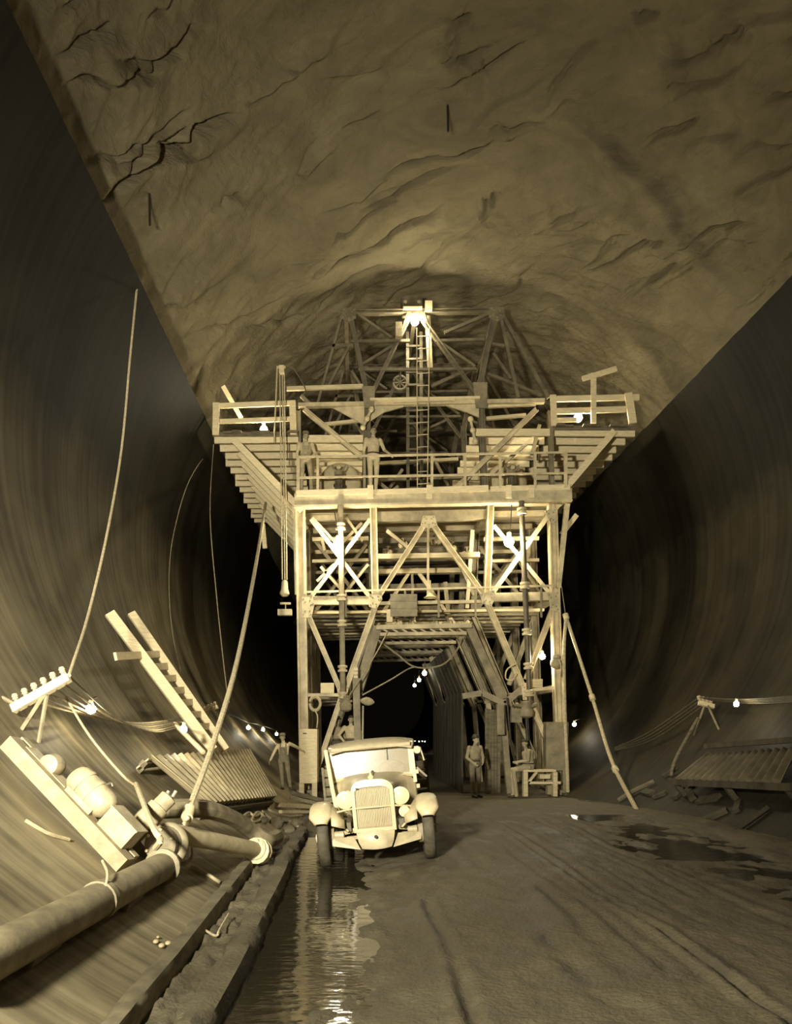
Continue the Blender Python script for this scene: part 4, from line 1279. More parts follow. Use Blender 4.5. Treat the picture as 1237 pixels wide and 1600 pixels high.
# front wings: crown swept over the wheel, skirt to the chassis
def wing_path(k):
    """y, z along the crown from the front tip to the running board"""
    pts = [(-.46, .64), (-.42, .73), (-.33, .805), (-.17, .865), (.05, .87), (.25, .82), (.45, .70), (.68, .54), (.95, .42), (1.15, .39)]
    return pts
def fender(s):
    path = spline([(0, y, z) for y, z in wing_path(0)], 3)
    sec = [(-.15, -.055), (-.14, -.02), (-.10, .012), (-.03, .03), (.05, .03), (.12, .012), (.155, -.025), (.165, -.07)]
    vv, ff = [], []
    for i, p in enumerate(path):
        d = (path[min(i + 1, len(path) - 1)] - path[max(i - 1, 0)]).normalized()
        nrm = Vector((0, -d.z, d.y))
        tip = min(1, .55 + i * .12)
        for a, b in sec:
            vv.append(Vector((s * (HW + a * tip), 0, 0)) + Vector((0, p.y, p.z)) + nrm * b)
    q = len(sec)
    ff = [(i * q + k, i * q + k + 1, (i + 1) * q + k + 1, (i + 1) * q + k) for i in range(len(path) - 1) for k in range(q - 1)]
    o = T(G_().add(vv, ff), 'front_fender', 'cream', True)
    o.modifiers.new('thickness', 'SOLIDIFY').thickness = 0.012
    # inner skirt
    vv, ff = [], []
    inn = [Vector((s * (HW - .14), p.y, p.z - .03)) for p in path if p.y < .75]
    for p in inn:
        zz = max(.42, min(p.z - .06, .62 - .1 * p.y))
        vv += [p, Vector((s * (.40 + .04 * max(0, p.y)), p.y * .9 + .02, min(zz, p.z - .02)))]
    ff = [(2 * i, 2 * i + 1, 2 * i + 3, 2 * i + 2) for i in range(len(inn) - 1)]
    k = T(G_().add(vv, ff), 'fender_skirt', 'apron', True, o)
    k.modifiers.new('thickness', 'SOLIDIFY').thickness = 0.008
    T(G_().tube([(s * (HW - .12), -.30, .72), (s * .36, -.30, .50)], .014, 6), 'fender_brace', 'cream', True, o)
for s in (-1, 1): fender(s)
for s in (-1, 1):
    T(G_().box((s * .74, 1.75, .385), (.26, 1.25, .04)), 'running_board', 'black')

# cab --------------------------------------------------------------
cw, yb0, yb1 = .655, 1.18, 2.15
zs, zt = 1.10, 1.56              # sill and head of the windscreen
for s in (-1, 1):
    o = T(G_().plate([(s * cw, yb0, .42), (s * cw, yb1, .42), (s * (cw - .01), yb1, zs), (s * (cw - .01), yb0, zs)], .03, (-s, 0, 0)), 'door', 'black')
    T(G_().tube([(s * (cw + .03), yb1 - .2, .98), (s * (cw + .03), yb1 - .08, .98)], .012, 6), 'handle', 'cream', True, o)
    T(G_().bar((s * (cw - .02), yb0 - .02, zs - .12), (s * (cw - .035), yb0 + .02, zt + .05), .05, .05), 'pillar', 'cream')
    T(G_().bar((s * (cw - .02), yb1 - .02, zs), (s * (cw - .035), yb1 - .02, zt + .05), .06, .06), 'pillar', 'black')
T(G_().plate([(-cw, yb1, .42), (cw, yb1, .42), (cw, yb1, zs + .05), (-cw, yb1, zs + .05)], .03), 'back_panel', 'apron')
T(G_().plate([(-cw, yb1, zs + .05), (-.35, yb1, zs + .05), (-.35, yb1, zt + .06), (-cw, yb1, zt + .06)], .03), 'back_panel', 'apron')
T(G_().plate([(.35, yb1, zs + .05), (cw, yb1, zs + .05), (cw, yb1, zt + .06), (.35, yb1, zt + .06)], .03), 'back_panel', 'apron')
# bright strip of the open door's edge, down to the fender
T(G_().tube([(-cw - .03, yb0 - .08, zt + .02), (-cw + .04, yb0 - .35, 1.0), (-cw + .10, yb0 - .55, .62)], .032, 8), 'door_edge', 'white', True)
# cowl
rows = []
for y, hw, z in ((1.0, .50, 1.17), (1.10, .57, 1.165), (1.19, .64, 1.135)):
    rows.append([(x, y, zz) for x, zz in arch(hw, .55, z, 16, .17)])
vv = [p for r in rows for p in r]
ff = [(i * m_ + k, i * m_ + k + 1, (i + 1) * m_ + k + 1, (i + 1) * m_ + k) for i in range(2) for k in range(m_ - 1)]
T(G_().add(vv, ff), 'cowl', 'cream', True)
T(G_().tube(spline([(-.61, 1.16, 1.085), (-.4, 1.10, 1.125), (0, 1.06, 1.145), (.4, 1.10, 1.125), (.61, 1.16, 1.085)], 5), .018, 8), 'cowl_band', 'cream', True)
T(G_().lathe([(.02, 0), (.03, .02), (.01, .05)], (0, .98, 1.175), (0, 0, 1), 10), 'filler_cap', 'steel_dark', True)
# windscreen
fr = T(G_().bar((-.60, yb0 - .0, zs + .02), (.60, yb0 - .0, zs + .02), .04, .04).bar((-.60, yb0 + .04, zt - .02), (.60, yb0 + .04, zt - .02), .04, .04).bar((-.585, yb0, zs), (-.585, yb0 + .04, zt), .04, .04).bar((.585, yb0, zs), (.585, yb0 + .04, zt), .04, .04), 'windscreen_frame', 'cream')
T(G_().plate([(-.57, yb0 + .004, zs + .04), (.57, yb0 + .004, zs + .04), (.57, yb0 + .036, zt - .04), (-.57, yb0 + .036, zt - .04)], .006), 'windscreen', 'glass', parent=fr)
T(G_().bar((.235, yb0 - .02, zs + .26), (.235, yb0 + .01, zt - .0), .016, .016), 'wiper', 'steel_dark', parent=fr)
# roof: rounded at the front, with peak
rows = []
nx = 13
for y, zc, k in ((yb0 - .18, 1.565, .94), (yb0 - .17, 1.60, .97), (yb0 - .10, 1.645, 1.0), (yb0 + .15, 1.685, 1.02), (yb0 + .6, 1.70, 1.02), (yb1 + .02, 1.69, 1.01), (yb1 + .06, 1.60, .99)):
    row = []
    for i in range(nx):
        u = -1 + 2 * i / (nx - 1)
        row.append((u * cw * k, y + .05 * u * u * (1 if y < yb0 + .1 else 0), zc - .06 * abs(u) ** 3))
    rows.append(row)
vv = [p for r in rows for p in r]
ff = [(i * nx + k, i * nx + k + 1, (i + 1) * nx + k + 1, (i + 1) * nx + k) for i in range(len(rows) - 1) for k in range(nx - 1)]
b0 = len(vv)
vv += [(p[0] * .99, p[1] + .02, 1.555) for p in rows[0]]
ff += [(i, i + 1, b0 + i + 1, b0 + i) for i in range(nx - 1)]
for s_i in (0, nx - 1):
    base = len(vv)
    for r in rows: vv.append((r[s_i][0], r[s_i][1], 1.545))
    ff += [(i * nx + s_i, (i + 1) * nx + s_i, base + i + 1, base + i) for i in range(len(rows) - 1)]
ro = T(G_().add(vv, ff), 'roof', 'top', True)
ro.modifiers.new('thickness', 'SOLIDIFY').thickness = 0.015
T(G_().bar((-.60, yb0 - .15, 1.575), (.60, yb0 - .15, 1.575), .05, .03), 'sun_visor', 'top')
# inside
T(G_().box((0, 1.95, .72), (1.15, .42, .22)), 'seat', 'apron')
T(G_().box((0, 2.09, 1.05), (1.15, .12, .52)), 'seat_back', 'apron')
c = Vector((.30, 1.46, 1.20))
d1, d2 = Vector((1, 0, 0)), Vector((0, .75, .66))
st = T(G_().tube([c + (d1 * math.cos(a) + d2 * math.sin(a)) * .2 for a in np.linspace(0, 2 * math.pi, 29)], .014, 8, cap=False), 'steering_wheel', 'black', True)
for k in range(4):
    a = k * math.pi / 2 + .5
    T(G_().tube([c, c + (d1 * math.cos(a) + d2 * math.sin(a)) * .2], .01, 6), 'spoke', 'steel_dark', True, st)
T(G_().tube([c, c + Vector((0, -.34, -.32))], .02, 8), 'steering_column', 'black', True)
T(G_().box((0, 1.24, 1.06), (1.15, .04, .12)), 'dashboard', 'apron')
# mirror and hinges of the driver's side
mr = T(G_().tube([(cw, yb0, 1.52), (cw + .10, yb0 - .02, 1.50), (cw + .14, yb0 - .02, 1.30)], .012, 6), 'mirror_arm', 'steel', True)
T(G_().lathe([(.05, -.01), (.06, 0), (.05, .012)], (cw + .05, yb0 - .05, 1.47), (0, -1, 0), 14), 'mirror', 'cream', True, mr)
for z in (.92, 1.14):
    T(G_().box((cw + .015, yb0 - .02, z), (.05, .05, .06)), 'hinge', 'cream')
T(G_().bar((cw + .02, yb0, 1.2), (cw + .16, yb0 - .02, 1.05), .03, .03), 'door_check', 'steel_mid')
# bed with stake sides
T(G_().box((0, 3.55, .72), (1.75, 2.5, .08)), 'bed_floor', 'wood_dark')
for s in (-1, 1):
    for z in (.86, 1.02, 1.18):
        T(G_().box((s * .85, 3.55, z), (.03, 2.45, .13)), 'side_slat', 'wood_dark')
    for y in (2.45, 3.2, 3.95, 4.65):
        T(G_().box((s * .88, y, .98), (.04, .06, .58)), 'stake', 'wood_dark')
for z in (.86, 1.02, 1.18):
    T(G_().box((0, 2.34, z), (1.7, .03, .13)), 'head_board', 'wood_dark')
for s in (-1, 1):
    vv, ff = [], []
    for k in range(11):
        a = math.pi * k / 10
        for w_ in (.60, .88):
            vv.append((s * w_, 3.3 - math.cos(a) * .47, .45 + math.sin(a) * .44 * .58))
    ff = [(2 * i, 2 * i + 1, 2 * i + 3, 2 * i + 2) for i in range(10)]
    T(G_().add(vv, ff), 'rear_fender', 'black', True)
T(G_().tube([(-.6, 3.3, .4), (.6, 3.3, .4)], .06, 10), 'rear_axle', 'black', True)

# ================================================================ people
def capsule(bm, p0, r0, p1, r1, seg=10, flat=None):
    """tapered limb with round ends; flat squashes it across y"""
    p0, p1 = Vector(p0), Vector(p1)
    d = p1 - p0
    L = d.length
    q = d.to_track_quat('Z', 'Y').to_matrix()
    rings = []
    for k in range(0, 5):
        a = math.pi / 2 * k / 4
        rings.append((-math.cos(a) * r0, math.sin(a) * r0))
    for k in range(1, 6):
        a = math.pi / 2 * (k - 1) / 4
        rings.append((L + math.sin(a) * r1, math.cos(a) * r1))
    rows = []
    for h, r in rings:
        row = []
        for k in range(seg):
            t = 2 * math.pi * k / seg
            v = Vector((max(r, .0008) * math.cos(t), max(r, .0008) * math.sin(t), h))
            row.append(bm.verts.new(p0 + q @ v))
        rows.append(row)
    for i in range(len(rows) - 1):
        for k in range(seg):
            bm.faces.new((rows[i][k], rows[i][(k + 1) % seg], rows[i + 1][(k + 1) % seg], rows[i + 1][k]))
    bm.faces.new(rows[0][::-1]); bm.faces.new(rows[-1])

def ring_loft(bm, rings, seg=18):
    rows = []
    for c, rx, ry in rings:
        c = Vector(c)
        rows.append([bm.verts.new(c + Vector((rx * math.cos(2 * math.pi * k / seg), ry * math.sin(2 * math.pi * k / seg), 0))) for k in range(seg)])
    for i in range(len(rows) - 1):
        for k in range(seg):
            bm.faces.new((rows[i][k], rows[i][(k + 1) % seg], rows[i + 1][(k + 1) % seg], rows[i + 1][k]))
    bm.faces.new(rows[0][::-1]); bm.faces.new(rows[-1])

def ellipsoid(bm, c, r, rot=None):
    res = bmesh.ops.create_uvsphere(bm, u_segments=16, v_segments=12, radius=1)
    for v in res['verts']:
        w = Vector((v.co.x * r[0], v.co.y * r[1], v.co.z * r[2]))
        if rot is not None: w = rot @ w
        v.co = Vector(c) + w

def lerp3(a, b, t): return Vector(a).lerp(Vector(b), t)

DEF = dict(pelvis=(0, 0, .95), waist=(0, .01, 1.10), chest=(0, 0, 1.30), neck=(0, .01, 1.47), head=(0, -.015, 1.63),
           shl=(.185, .01, 1.41), shr=(-.185, .01, 1.41), ell=(.25, .03, 1.13), elr=(-.25, .03, 1.13), wrl=(.27, -.06, .88), wrr=(-.27, -.06, .88),
           hipl=(.095, 0, .92), hipr=(-.095, 0, .92), knl=(.11, -.03, .50), knr=(-.11, -.03, .50), anl=(.12, .02, .085), anr=(-.12, .02, .085),
           tol=(.15, -.15, .04), tor=(-.15, -.15, .04))

def person(label, loc, yaw=0, scale=1.0, pose=None, shirt='shirt_light', pants='denim', bib=False, hat=None, sleeves='short', look=(0, -1, 0), name='person'):
    J = {k: Vector(v) for k, v in DEF.items()}
    for k, v in (pose or {}).items(): J[k] = Vector(v)
    bm = bmesh.new()
    seg = []         # (a, b, r, tag)
    def limb(a, r0, b, r1, tagname):
        capsule(bm, a, r0, b, r1); seg.append((Vector(a), Vector(b), (r0 + r1) / 2, tagname))
    # trunk
    pv, wa, ch, nk = J['pelvis'], J['waist'], J['chest'], J['neck']
    sho = (J['shl'] + J['shr']) / 2
    ring_loft(bm, [(pv + Vector((0, 0, -.10)), .10, .09), (pv + Vector((0, 0, -.05)), .165, .115), (pv + Vector((0, 0, .03)), .172, .12), (wa, .15, .105), (lerp3(wa, ch, .5), .158, .112), (ch, .178, .12), (lerp3(ch, sho, .6), .175, .11), (sho + Vector((0, 0, .035)), .12, .08), (nk, .062, .062)])
    seg.append((pv + Vector((0, 0, -.08)), wa - Vector((0, 0, .03)), .16, 'pants'))
    seg.append((wa + Vector((0, 0, .03)), ch, .16, 'shirt')); seg.append((ch, nk - Vector((0, 0, .06)), .15, 'shirt'))
    for s in 'lr':
        limb(J['sh' + s], .062, J['el' + s], .046, 'shirt')
        el, wr = J['el' + s], J['wr' + s]
        if sleeves == 'short':
            limb(el, .043, wr, .030, 'skin')
        else:
            limb(el, .048, wr, .036, 'shirt')
        limb(J['hip' + s], .092, J['kn' + s], .064, 'pants')
        limb(J['kn' + s], .066, J['an' + s], .050, 'pants')
        an, to = J['an' + s], J['to' + s]
        capsule(bm, an + Vector((0, .04, -.035)), .042, to, .036)
        capsule(bm, lerp3(an, to, .3) + Vector((0, 0, -.01)), .045, to, .035)
        seg.append((an + Vector((0, .04, -.035)), to, .045, 'shoe'))
        # hand: palm, four fingers, thumb
        fd = (wr - el).normalized()
        inward = Vector((-1 if s == 'l' else 1, 0, 0))
        side = fd.cross(inward)
        if side.length < .2: side = fd.cross(Vector((0, 0, 1)))
        side.normalize()
        nrm = side.cross(fd)
        pal = wr + fd * .085
        for k in (-.9, -.3, .3, .9):
            capsule(bm, wr + fd * .02 + side * k * .018, .020, pal + side * k * .026, .015, 6)
        for k, ln in ((-1.0, .055), (-.33, .075), (.33, .078), (1.0, .068)):
            b0 = pal + side * k * .028
            mid = b0 + fd * ln * .55 + nrm * .008
            capsule(bm, b0, .0105, mid, .0095, 6)
            capsule(bm, mid, .0095, mid + fd * ln * .35 + nrm * .028, .0085, 6)
        tb = wr + fd * .03 + side * .028
        tm = tb + side * .030 + fd * .030
        capsule(bm, tb, .014, tm, .0115, 6); capsule(bm, tm, .0115, tm + fd * .03 + nrm * .012, .0095, 6)
        seg.append((wr, pal + fd * .06, .035, 'skin'))
    # neck and head
    hd = J['head']
    capsule(bm, nk - Vector((0, 0, .04)), .058, hd + Vector((0, .02, -.06)), .052)
    seg.append((nk + Vector((0, 0, .015)), hd - Vector((0, 0, .05)), .05, 'skin'))
    lk = Vector(look).normalized()
    rot = lk.to_track_quat('-Y', 'Z').to_matrix()
    def hp(x, y, z): return hd + rot @ Vector((x, y, z))
    ellipsoid(bm, hp(0, .012, .03), (.076, .096, .098), rot)
    ellipsoid(bm, hp(0, -.022, -.045), (.055, .066, .066), rot)
    capsule(bm, hp(0, -.086, .012), .011, hp(0, -.102, -.022), .016, 8)          # nose
    capsule(bm, hp(-.03, -.078, .026), .012, hp(.03, -.078, .026), .012, 6)       # brow
    capsule(bm, hp(-.018, -.080, -.060), .009, hp(.018, -.080, -.060), .009, 6)   # lips
    for s in (-1, 1):
        ellipsoid(bm, hp(s * .078, .015, -.005), (.011, .022, .032), rot)
    seg.append((hp(0, 0, .03), hp(0, -.02, -.05), .085, 'skin'))
    # one continuous surface
    me = bpy.data.meshes.new('tmp'); bm.to_mesh(me); bm.free()
    o = bpy.data.objects.new('tmp', me); COL.objects.link(o)
    md = o.modifiers.new('r', 'REMESH'); md.mode = 'VOXEL'; md.voxel_size = 0.0105
    sm = o.modifiers.new('s', 'SMOOTH'); sm.factor = .5; sm.iterations = 3
    dg = bpy.context.evaluated_depsgraph_get()
    me2 = bpy.data.meshes.new_from_object(o.evaluated_get(dg))
    bpy.data.objects.remove(o); bpy.data.meshes.remove(me)
    me2.name = name
    b = bpy.data.objects.new(name, me2); COL.objects.link(b)
    mats = ['skin', shirt, pants, 'leather', 'hair']
    me2.materials.clear()
    for m in mats: me2.materials.append(M[m])
    idx = {'skin': 0, 'shirt': 1, 'pants': 2, 'shoe': 3}
    npoly = len(me2.polygons)
    cs = np.empty(npoly * 3); me2.polygons.foreach_get('center', cs); cs = cs.reshape(-1, 3)
    best = np.full(npoly, 1e9); mi = np.zeros(npoly, int)
    for a, c, r, tg in seg:
        a_, d_ = np.array(a), np.array(c - a)
        t = np.clip(((cs - a_) @ d_) / max(1e-6, d_ @ d_), 0, 1)
        dist = np.linalg.norm(cs - (a_ + t[:, None] * d_), axis=1) - r
        near = dist < best
        best = np.where(near, dist, best); mi = np.where(near, idx[tg], mi)
    # collar and bib
    if bib:
        rel = cs - np.array(ch)
        front = (mi == 1) & (rel[:, 1] < -.05) & (np.abs(rel[:, 0]) < .12) & (rel[:, 2] < .03)
        strap = (mi == 1) & (np.abs(np.abs(rel[:, 0]) - .085) < .02) & (rel[:, 2] > 0) & (np.abs(rel[:, 0]) < .12)
        mi[front | strap] = 2
    for s in (-1, 1):
        e = np.array(hp(s * .030, -.082, .006))
        mi[np.linalg.norm(cs - e, axis=1) < .0125] = 4
    mth = np.abs(cs - np.array(hp(0, -.086, -.060)))
    mi[(mth[:, 0] < .02) & (mth[:, 2] < .004) & (mth[:, 1] < .03)] = 4
    me2.polygons.foreach_set('material_index', mi.astype(np.int32))
    me2.polygons.foreach_set('use_smooth', [True] * npoly)
    me2.update()
    b.location = loc; b.rotation_euler = (0, 0, yaw); b.scale = (scale,) * 3
    tag(b, label, 'person')
    b['_local'] = 1
    # hair and hat
    g = G_()
    vv, ff = [], []
    nr, ns = 6, 18
    for i in range(nr + 1):
        a = math.pi / 2 * i / nr
        for k in range(ns):
            t = 2 * math.pi * k / ns
            x, y = math.cos(t), math.sin(t)
            low = -.01 + (-.055 if y > .1 else .045 if y < -.5 else .01)
            r_ = math.sin(a)
            z = .03 + .108 * math.cos(a)
            if i == nr: z = .03 + low
            vv.append(hp(x * .083 * max(r_, .01), .014 + y * .103 * max(r_, .01), z))
    ff = [(i * ns + k, i * ns + (k + 1) % ns, (i + 1) * ns + (k + 1) % ns, (i + 1) * ns + k) for i in range(nr) for k in range(ns)]
    g.add(vv, ff); g.build('hair', M['hair'], b, True)
    ax = rot @ Vector((0, .15, 1))
    if hat:
        pr = [(.135, .055), (.14, .062), (.092, .068), (.094, .09), (.088, .135), (.06, .155), (.01, .158)] if hat != 'cap' else [(.086, .05), (.094, .07), (.098, .105), (.085, .135), (.05, .15), (.01, .153)]
        h = G_().lathe(pr, hp(0, .012, 0), ax, 18)
        h.build('hat', M['leather' if hat == 'dark' else 'canvas' if hat == 'pale' else 'denim'], b, True)
        if hat == 'cap':
            G_().plate([hp(-.06, -.07, .062), hp(-.045, -.135, .05), hp(.045, -.135, .05), hp(.06, -.07, .062)], .012, ax).build('peak', M['denim'], b)
    # belt
    if not bib:
        vv, ff = [], []
        for i, dz in enumerate((-.02, .02)):
            for k in range(24):
                t = 2 * math.pi * k / 24
                c = lerp3(pv, wa, .62)
                vv.append(c + Vector((.166 * math.cos(t), .12 * math.sin(t), dz)))
        ff = [(k, (k + 1) % 24, 24 + (k + 1) % 24, 24 + k) for k in range(24)]
        bl = G_().add(vv, ff).build('belt', M['leather'], b, True)
        bl.modifiers.new('t', 'SOLIDIFY').thickness = .006
    return b

# man in a light shirt at the deck rail, one hand on the rail
dk = on_deck(583, -.13)
person('man in light shirt and white trousers standing with a hand on the rail', dk, R(8), 1.09,
       dict(ell=(.30, .02, 1.16), wrl=(.44, -.14, .99), elr=(-.25, .0, 1.13), wrr=(-.25, .0, .90), anl=(.07, .05, .085), tol=(.19, -.04, .04), knl=(.085, .0, .5), anr=(-.06, .06, .085), tor=(-.17, -.03, .04), knr=(-.08, -.01, .5)),
       'shirt_light', 'trouser_light', look=(-.1, -1, -.05))
dk = on_deck(478, -.152)
person('man in bib overalls and cap standing at the deck corner behind the rail', dk, R(12), 1.0,
       dict(wrl=(.17, -.06, 1.03), ell=(.28, .05, 1.16), elr=(-.24, .06, 1.13), wrr=(-.22, .04, .88), anl=(.17, .06, .085), tol=(.27, -.04, .04), knl=(.15, .0, .5), knr=(-.11, .0, .5), anr=(-.12, .06, .085), tor=(-.22, -.02, .04)),
       'shirt_light', 'canvas', True, 'cap', 'long', look=(-.1, -1, -.25))
# standing by the tall cabinet, arm stretched to it
gz = lambda x, y: ground_z(x, y)
Yp = 20.91
px_ = Wl(443, 1241, 0); px_.x = (443 - VX) / F * Yp; px_.z = CZ - math.sqrt(RL ** 2 - (px_.x - CX) ** 2)
person('man in bib overalls and cap leaning an arm on the pale cabinet', (px_.x, Yp, px_.z), R(-4), .88,
       dict(shl=(.19, -.02, 1.43), ell=(.37, .18, 1.33), wrl=(.54, .40, 1.20), shr=(-.18, 0, 1.38), elr=(-.31, .02, 1.15), wrr=(-.40, -.04, .93), anl=(.20, .05, .085), tol=(.25, -.1, .04), knl=(.15, -.02, .5), anr=(-.02, -.04, .085), tor=(-.05, -.2, .04), knr=(-.05, -.05, .5), head=(-.03, -.03, 1.62)),
       'shirt_light', 'denim', True, 'cap', 'long', look=(.3, -1, -.1))
# behind the truck, hands on hips
Yp = YJ + .1
c = P(548, 1120, Yp)
e = empty('timber_stage', P(546, 1240, Yp - .1), 'dark timber stage behind the truck cab under the man with hands on hips', 'stage')
zf = c.z - 1.72
person('man with hands on hips standing in the gantry leg behind the truck cab', (c.x, Yp, zf), R(-3), 1.0,
       dict(ell=(.33, .06, 1.17), wrl=(.19, -.06, 1.00), elr=(-.36, .06, 1.18), wrr=(-.20, -.05, 1.00)), 'shirt_light', 'denim', False, None, 'long', look=(.1, -1, -.05))
zg = P(546, 1240, Yp).z
for k in range(4):
    G_().box((c.x - .45 + .3 * k, YJ + (.30 if k < 2 else .08), zf - .03), (.28, .94 if k < 2 else .48, .06)).build('plank', M['wood_dark'], e)
for s in (-.5, .5):
    G_().bar((c.x + s, Yp, zf - .05), (c.x + s, Yp, zg - .3), .14, .14).build('leg', M['wood_dark'], e)
c2 = P(527, 1126, Yp + .5)
person('man half hidden behind the foot brace beside the man with hands on hips', (c2.x, Yp + .45, zf), R(20), .98, {}, 'shirt_mid', 'denim_dark', False, 'dark', 'long')
# standing in the dark of the passage
c = P(742, 1250, YJ - 1.0)
person('man in dirty work clothes standing at the dark mouth of the passage', (c.x, YJ - 1.0, gz(c.x, YJ - 1.0)), R(25), 1.0,
       dict(wrl=(.15, -.16, 1.0), ell=(.26, 0, 1.13), wrr=(-.16, -.16, .98), anl=(.10, .03, .085), tol=(.12, -.15, .04), anr=(-.06, -.02, .085), tor=(-.08, -.2, .04), head=(0, -.04, 1.62)),
       'shirt_mid', 'denim', False, 'dark', 'long', look=(.2, -1, -.1))
# seated man, side on, knees towards the passage
Yb = YJ - .9
s0 = P(824, 1204, Yb)
ft = (gz(s0.x - .4, Yb) - (s0.z - .50)) / .98          # the ground under his feet
person('bare-armed man seated on the plank bench in the gantry foot', (s0.x, Yb, s0.z - .50), 0, .98,
       dict(pelvis=(.02, .0, .62), waist=(.03, 0, .77), chest=(.0, 0, .98), neck=(-.04, 0, 1.14), head=(-.09, -.03, 1.29),
            shl=(.05, .17, 1.07), shr=(-.01, -.17, 1.07), ell=(-.02, .2, .80), elr=(-.03, -.21, .80), wrl=(-.26, .1, .76), wrr=(-.27, -.1, .76),
            hipl=(0, .09, .61), hipr=(0, -.09, .61), knl=(-.42, .12, .53), knr=(-.42, -.10, .53), anl=(-.38, .12, ft + .085), anr=(-.33, -.10, ft + .085), tol=(-.54, .13, ft + .04), tor=(-.49, -.11, ft + .04)),
       'shirt_mid', 'canvas', False, None, 'short', look=(-.8, -.7, -.3))

# ================================================================ left side: pump, pipes, ladder, wires
def inward(p):
    """unit vector from the lining towards the tunnel axis"""
    d = Vector((CX - p.x, 0, CZ - p.z)); return d.normalized()

def surf(px, py, up=0.0):
    """the first point of mud or concrete seen at a pixel, lifted by up"""
    t = 3.0
    while t < 60:
        p = P(px, py, t)
        if math.hypot(p.x - CX, p.z - CZ) > RL - .003 or p.z < ground_z(p.x, p.y):
            break
        t += .02
    n = inward(p)
    return p + n * up

def rod(name, pts, rad, m, label, cat, n=8, sp=5):
    return tag(G_().tube(spline(pts, sp) if len(pts) > 2 else pts, rad, n).build(name, M[m], None, True), label, cat)

# big pipe lying along the foot of the wall
a, b = Wl(-60, 1520, .15), Wl(258, 1352, .15)
a.x -= .0
e = empty('water_pipe', a, 'thick rusty pipe lying on the concrete slope and running to the pump', 'pipe')
G_().tube([a, a.lerp(b, .45), b], .145, 20).build('shaft', M['pipe'], e, True)
for t in (.52, .98):
    c = a.lerp(b, t)
    G_().lathe([(.145, -.05), (.16, -.045), (.16, .045), (.145, .05)] if t < .9 else [(.145, -.06), (.19, -.05), (.19, .0), (.145, .02)], c, b - a, 20).build('collar', M['pipe'], e, True)
rod('tie_wire', [Wl(160, 1345, .33), Wl(168, 1368, .34), Wl(158, 1405, .2), Wl(148, 1425, .02)], .012, 'rope', 'cord looped over the thick rusty pipe', 'cord', 6)
for i in range(2):
    c = Wl(60 + 140 * i, 1478 - 76 * i, .05)
    tag(G_().box(c, (.16, .5, .1), Matrix.Rotation(R(20), 3, 'Y')).build('timber_block', M['wood_dark'], None), ('timber block wedged under the open end of the thick pipe', 'timber block wedged under the corded length of the thick pipe')[i], 'block')

# timber skid with motor and box
a, b = Wl(15, 1160, .14), Wl(196, 1352, .10)
e = empty('motor_skid', b, 'pale timber skid beam lying up the concrete slope under the motor', 'beam')
n_ = inward(a.lerp(b, .5))
G_().bar(a, b, .17, .16, n_).build('beam', M['wood_skid'], e)
off = Vector((0, .24, 0))
G_().bar(a + off, b + off, .10, .14, n_).build('beam', M['wood_skid'], e)
for t in (.2, .55, .9):
    c = a.lerp(b, t) + off * .5
    G_().bar(c - off * .8, c + off * .8, .1, .1, n_).build('cross_piece', M['wood_skid'], e)
ax = (b - a).normalized(); cr = ax.cross(n_).normalized()
def skid_pt(t, up, across=0.5): return a.lerp(b, t) + n_ * up + off * across
# motor: rounded body with end bells and feet
c = skid_pt(.56, .22)
e = empty('pump_motor', c - n_ * .2, 'round pale electric motor bolted to the skid beam', 'motor')
G_().lathe([(.06, -.28), (.11, -.26), (.145, -.21), (.15, -.17), (.15, .17), (.145, .21), (.11, .26), (.06, .28)], c, ax, 22).build('housing', M['machine'], e, True)
G_().lathe([(.035, .3), (.035, .46)], c, ax, 10).build('shaft', M['steel_mid'], e, True)
for t in (-.12, 0.02):
    G_().lathe([(.15, -.02), (.16, -.02), (.16, .02), (.15, .02)], c + ax * t, ax, 22).build('rib', M['machine'], e, True)
G_().bar(c - n_ * .12 - ax * .18, c - n_ * .12 + ax * .18, .28, .08, n_).build('foot', M['machine'], e)
for k, (u, v) in enumerate(((-.1, .1), (.05, .12), (.0, .0))):
    G_().ball(c + ax * u - cr * .13 + n_ * (v - .04), .045, 6).build('oil_cup', M['steel_dark'], e, True)
G_().tube(spline([c + ax * .05 + n_ * .13, c + ax * .08 + n_ * .20, c + ax * .12 + n_ * .19], 4), .012, 6).build('lifting_eye', M['steel_dark'], e, True)
c = skid_pt(.83, .19)
e = empty('starter_box', c - n_ * .16, 'pale square starter box beside the round motor on the skid', 'box')
rotm = Matrix((cr, ax, n_)).transposed()
G_().box(c, (.25, .36, .22), rotm).build('case', M['machine'], e)
G_().box(c + n_ * .115, (.27, .38, .02), rotm).build('lid', M['machine'], e)
for u, v in ((-.08, .05), (.02, .08), (.1, -.02)):
    G_().ball(c - cr * .128 + ax * u + n_ * v, .022, 6).build('terminal', M['steel_dark'], e, True)
c = skid_pt(.27, .12)
e = empty('pulley_bracket', c - n_ * .1, 'pale cast bracket at the upper end of the skid beam', 'bracket')
G_().lathe([(.05, -.1), (.10, -.09), (.12, 0), (.10, .09), (.05, .1)], c, cr, 18).build('wheel', M['machine'], e, True)
G_().bar(c - ax * .3 - n_ * .06, c + ax * .3 - n_ * .06, .2, .06, n_).build('foot', M['machine'], e)

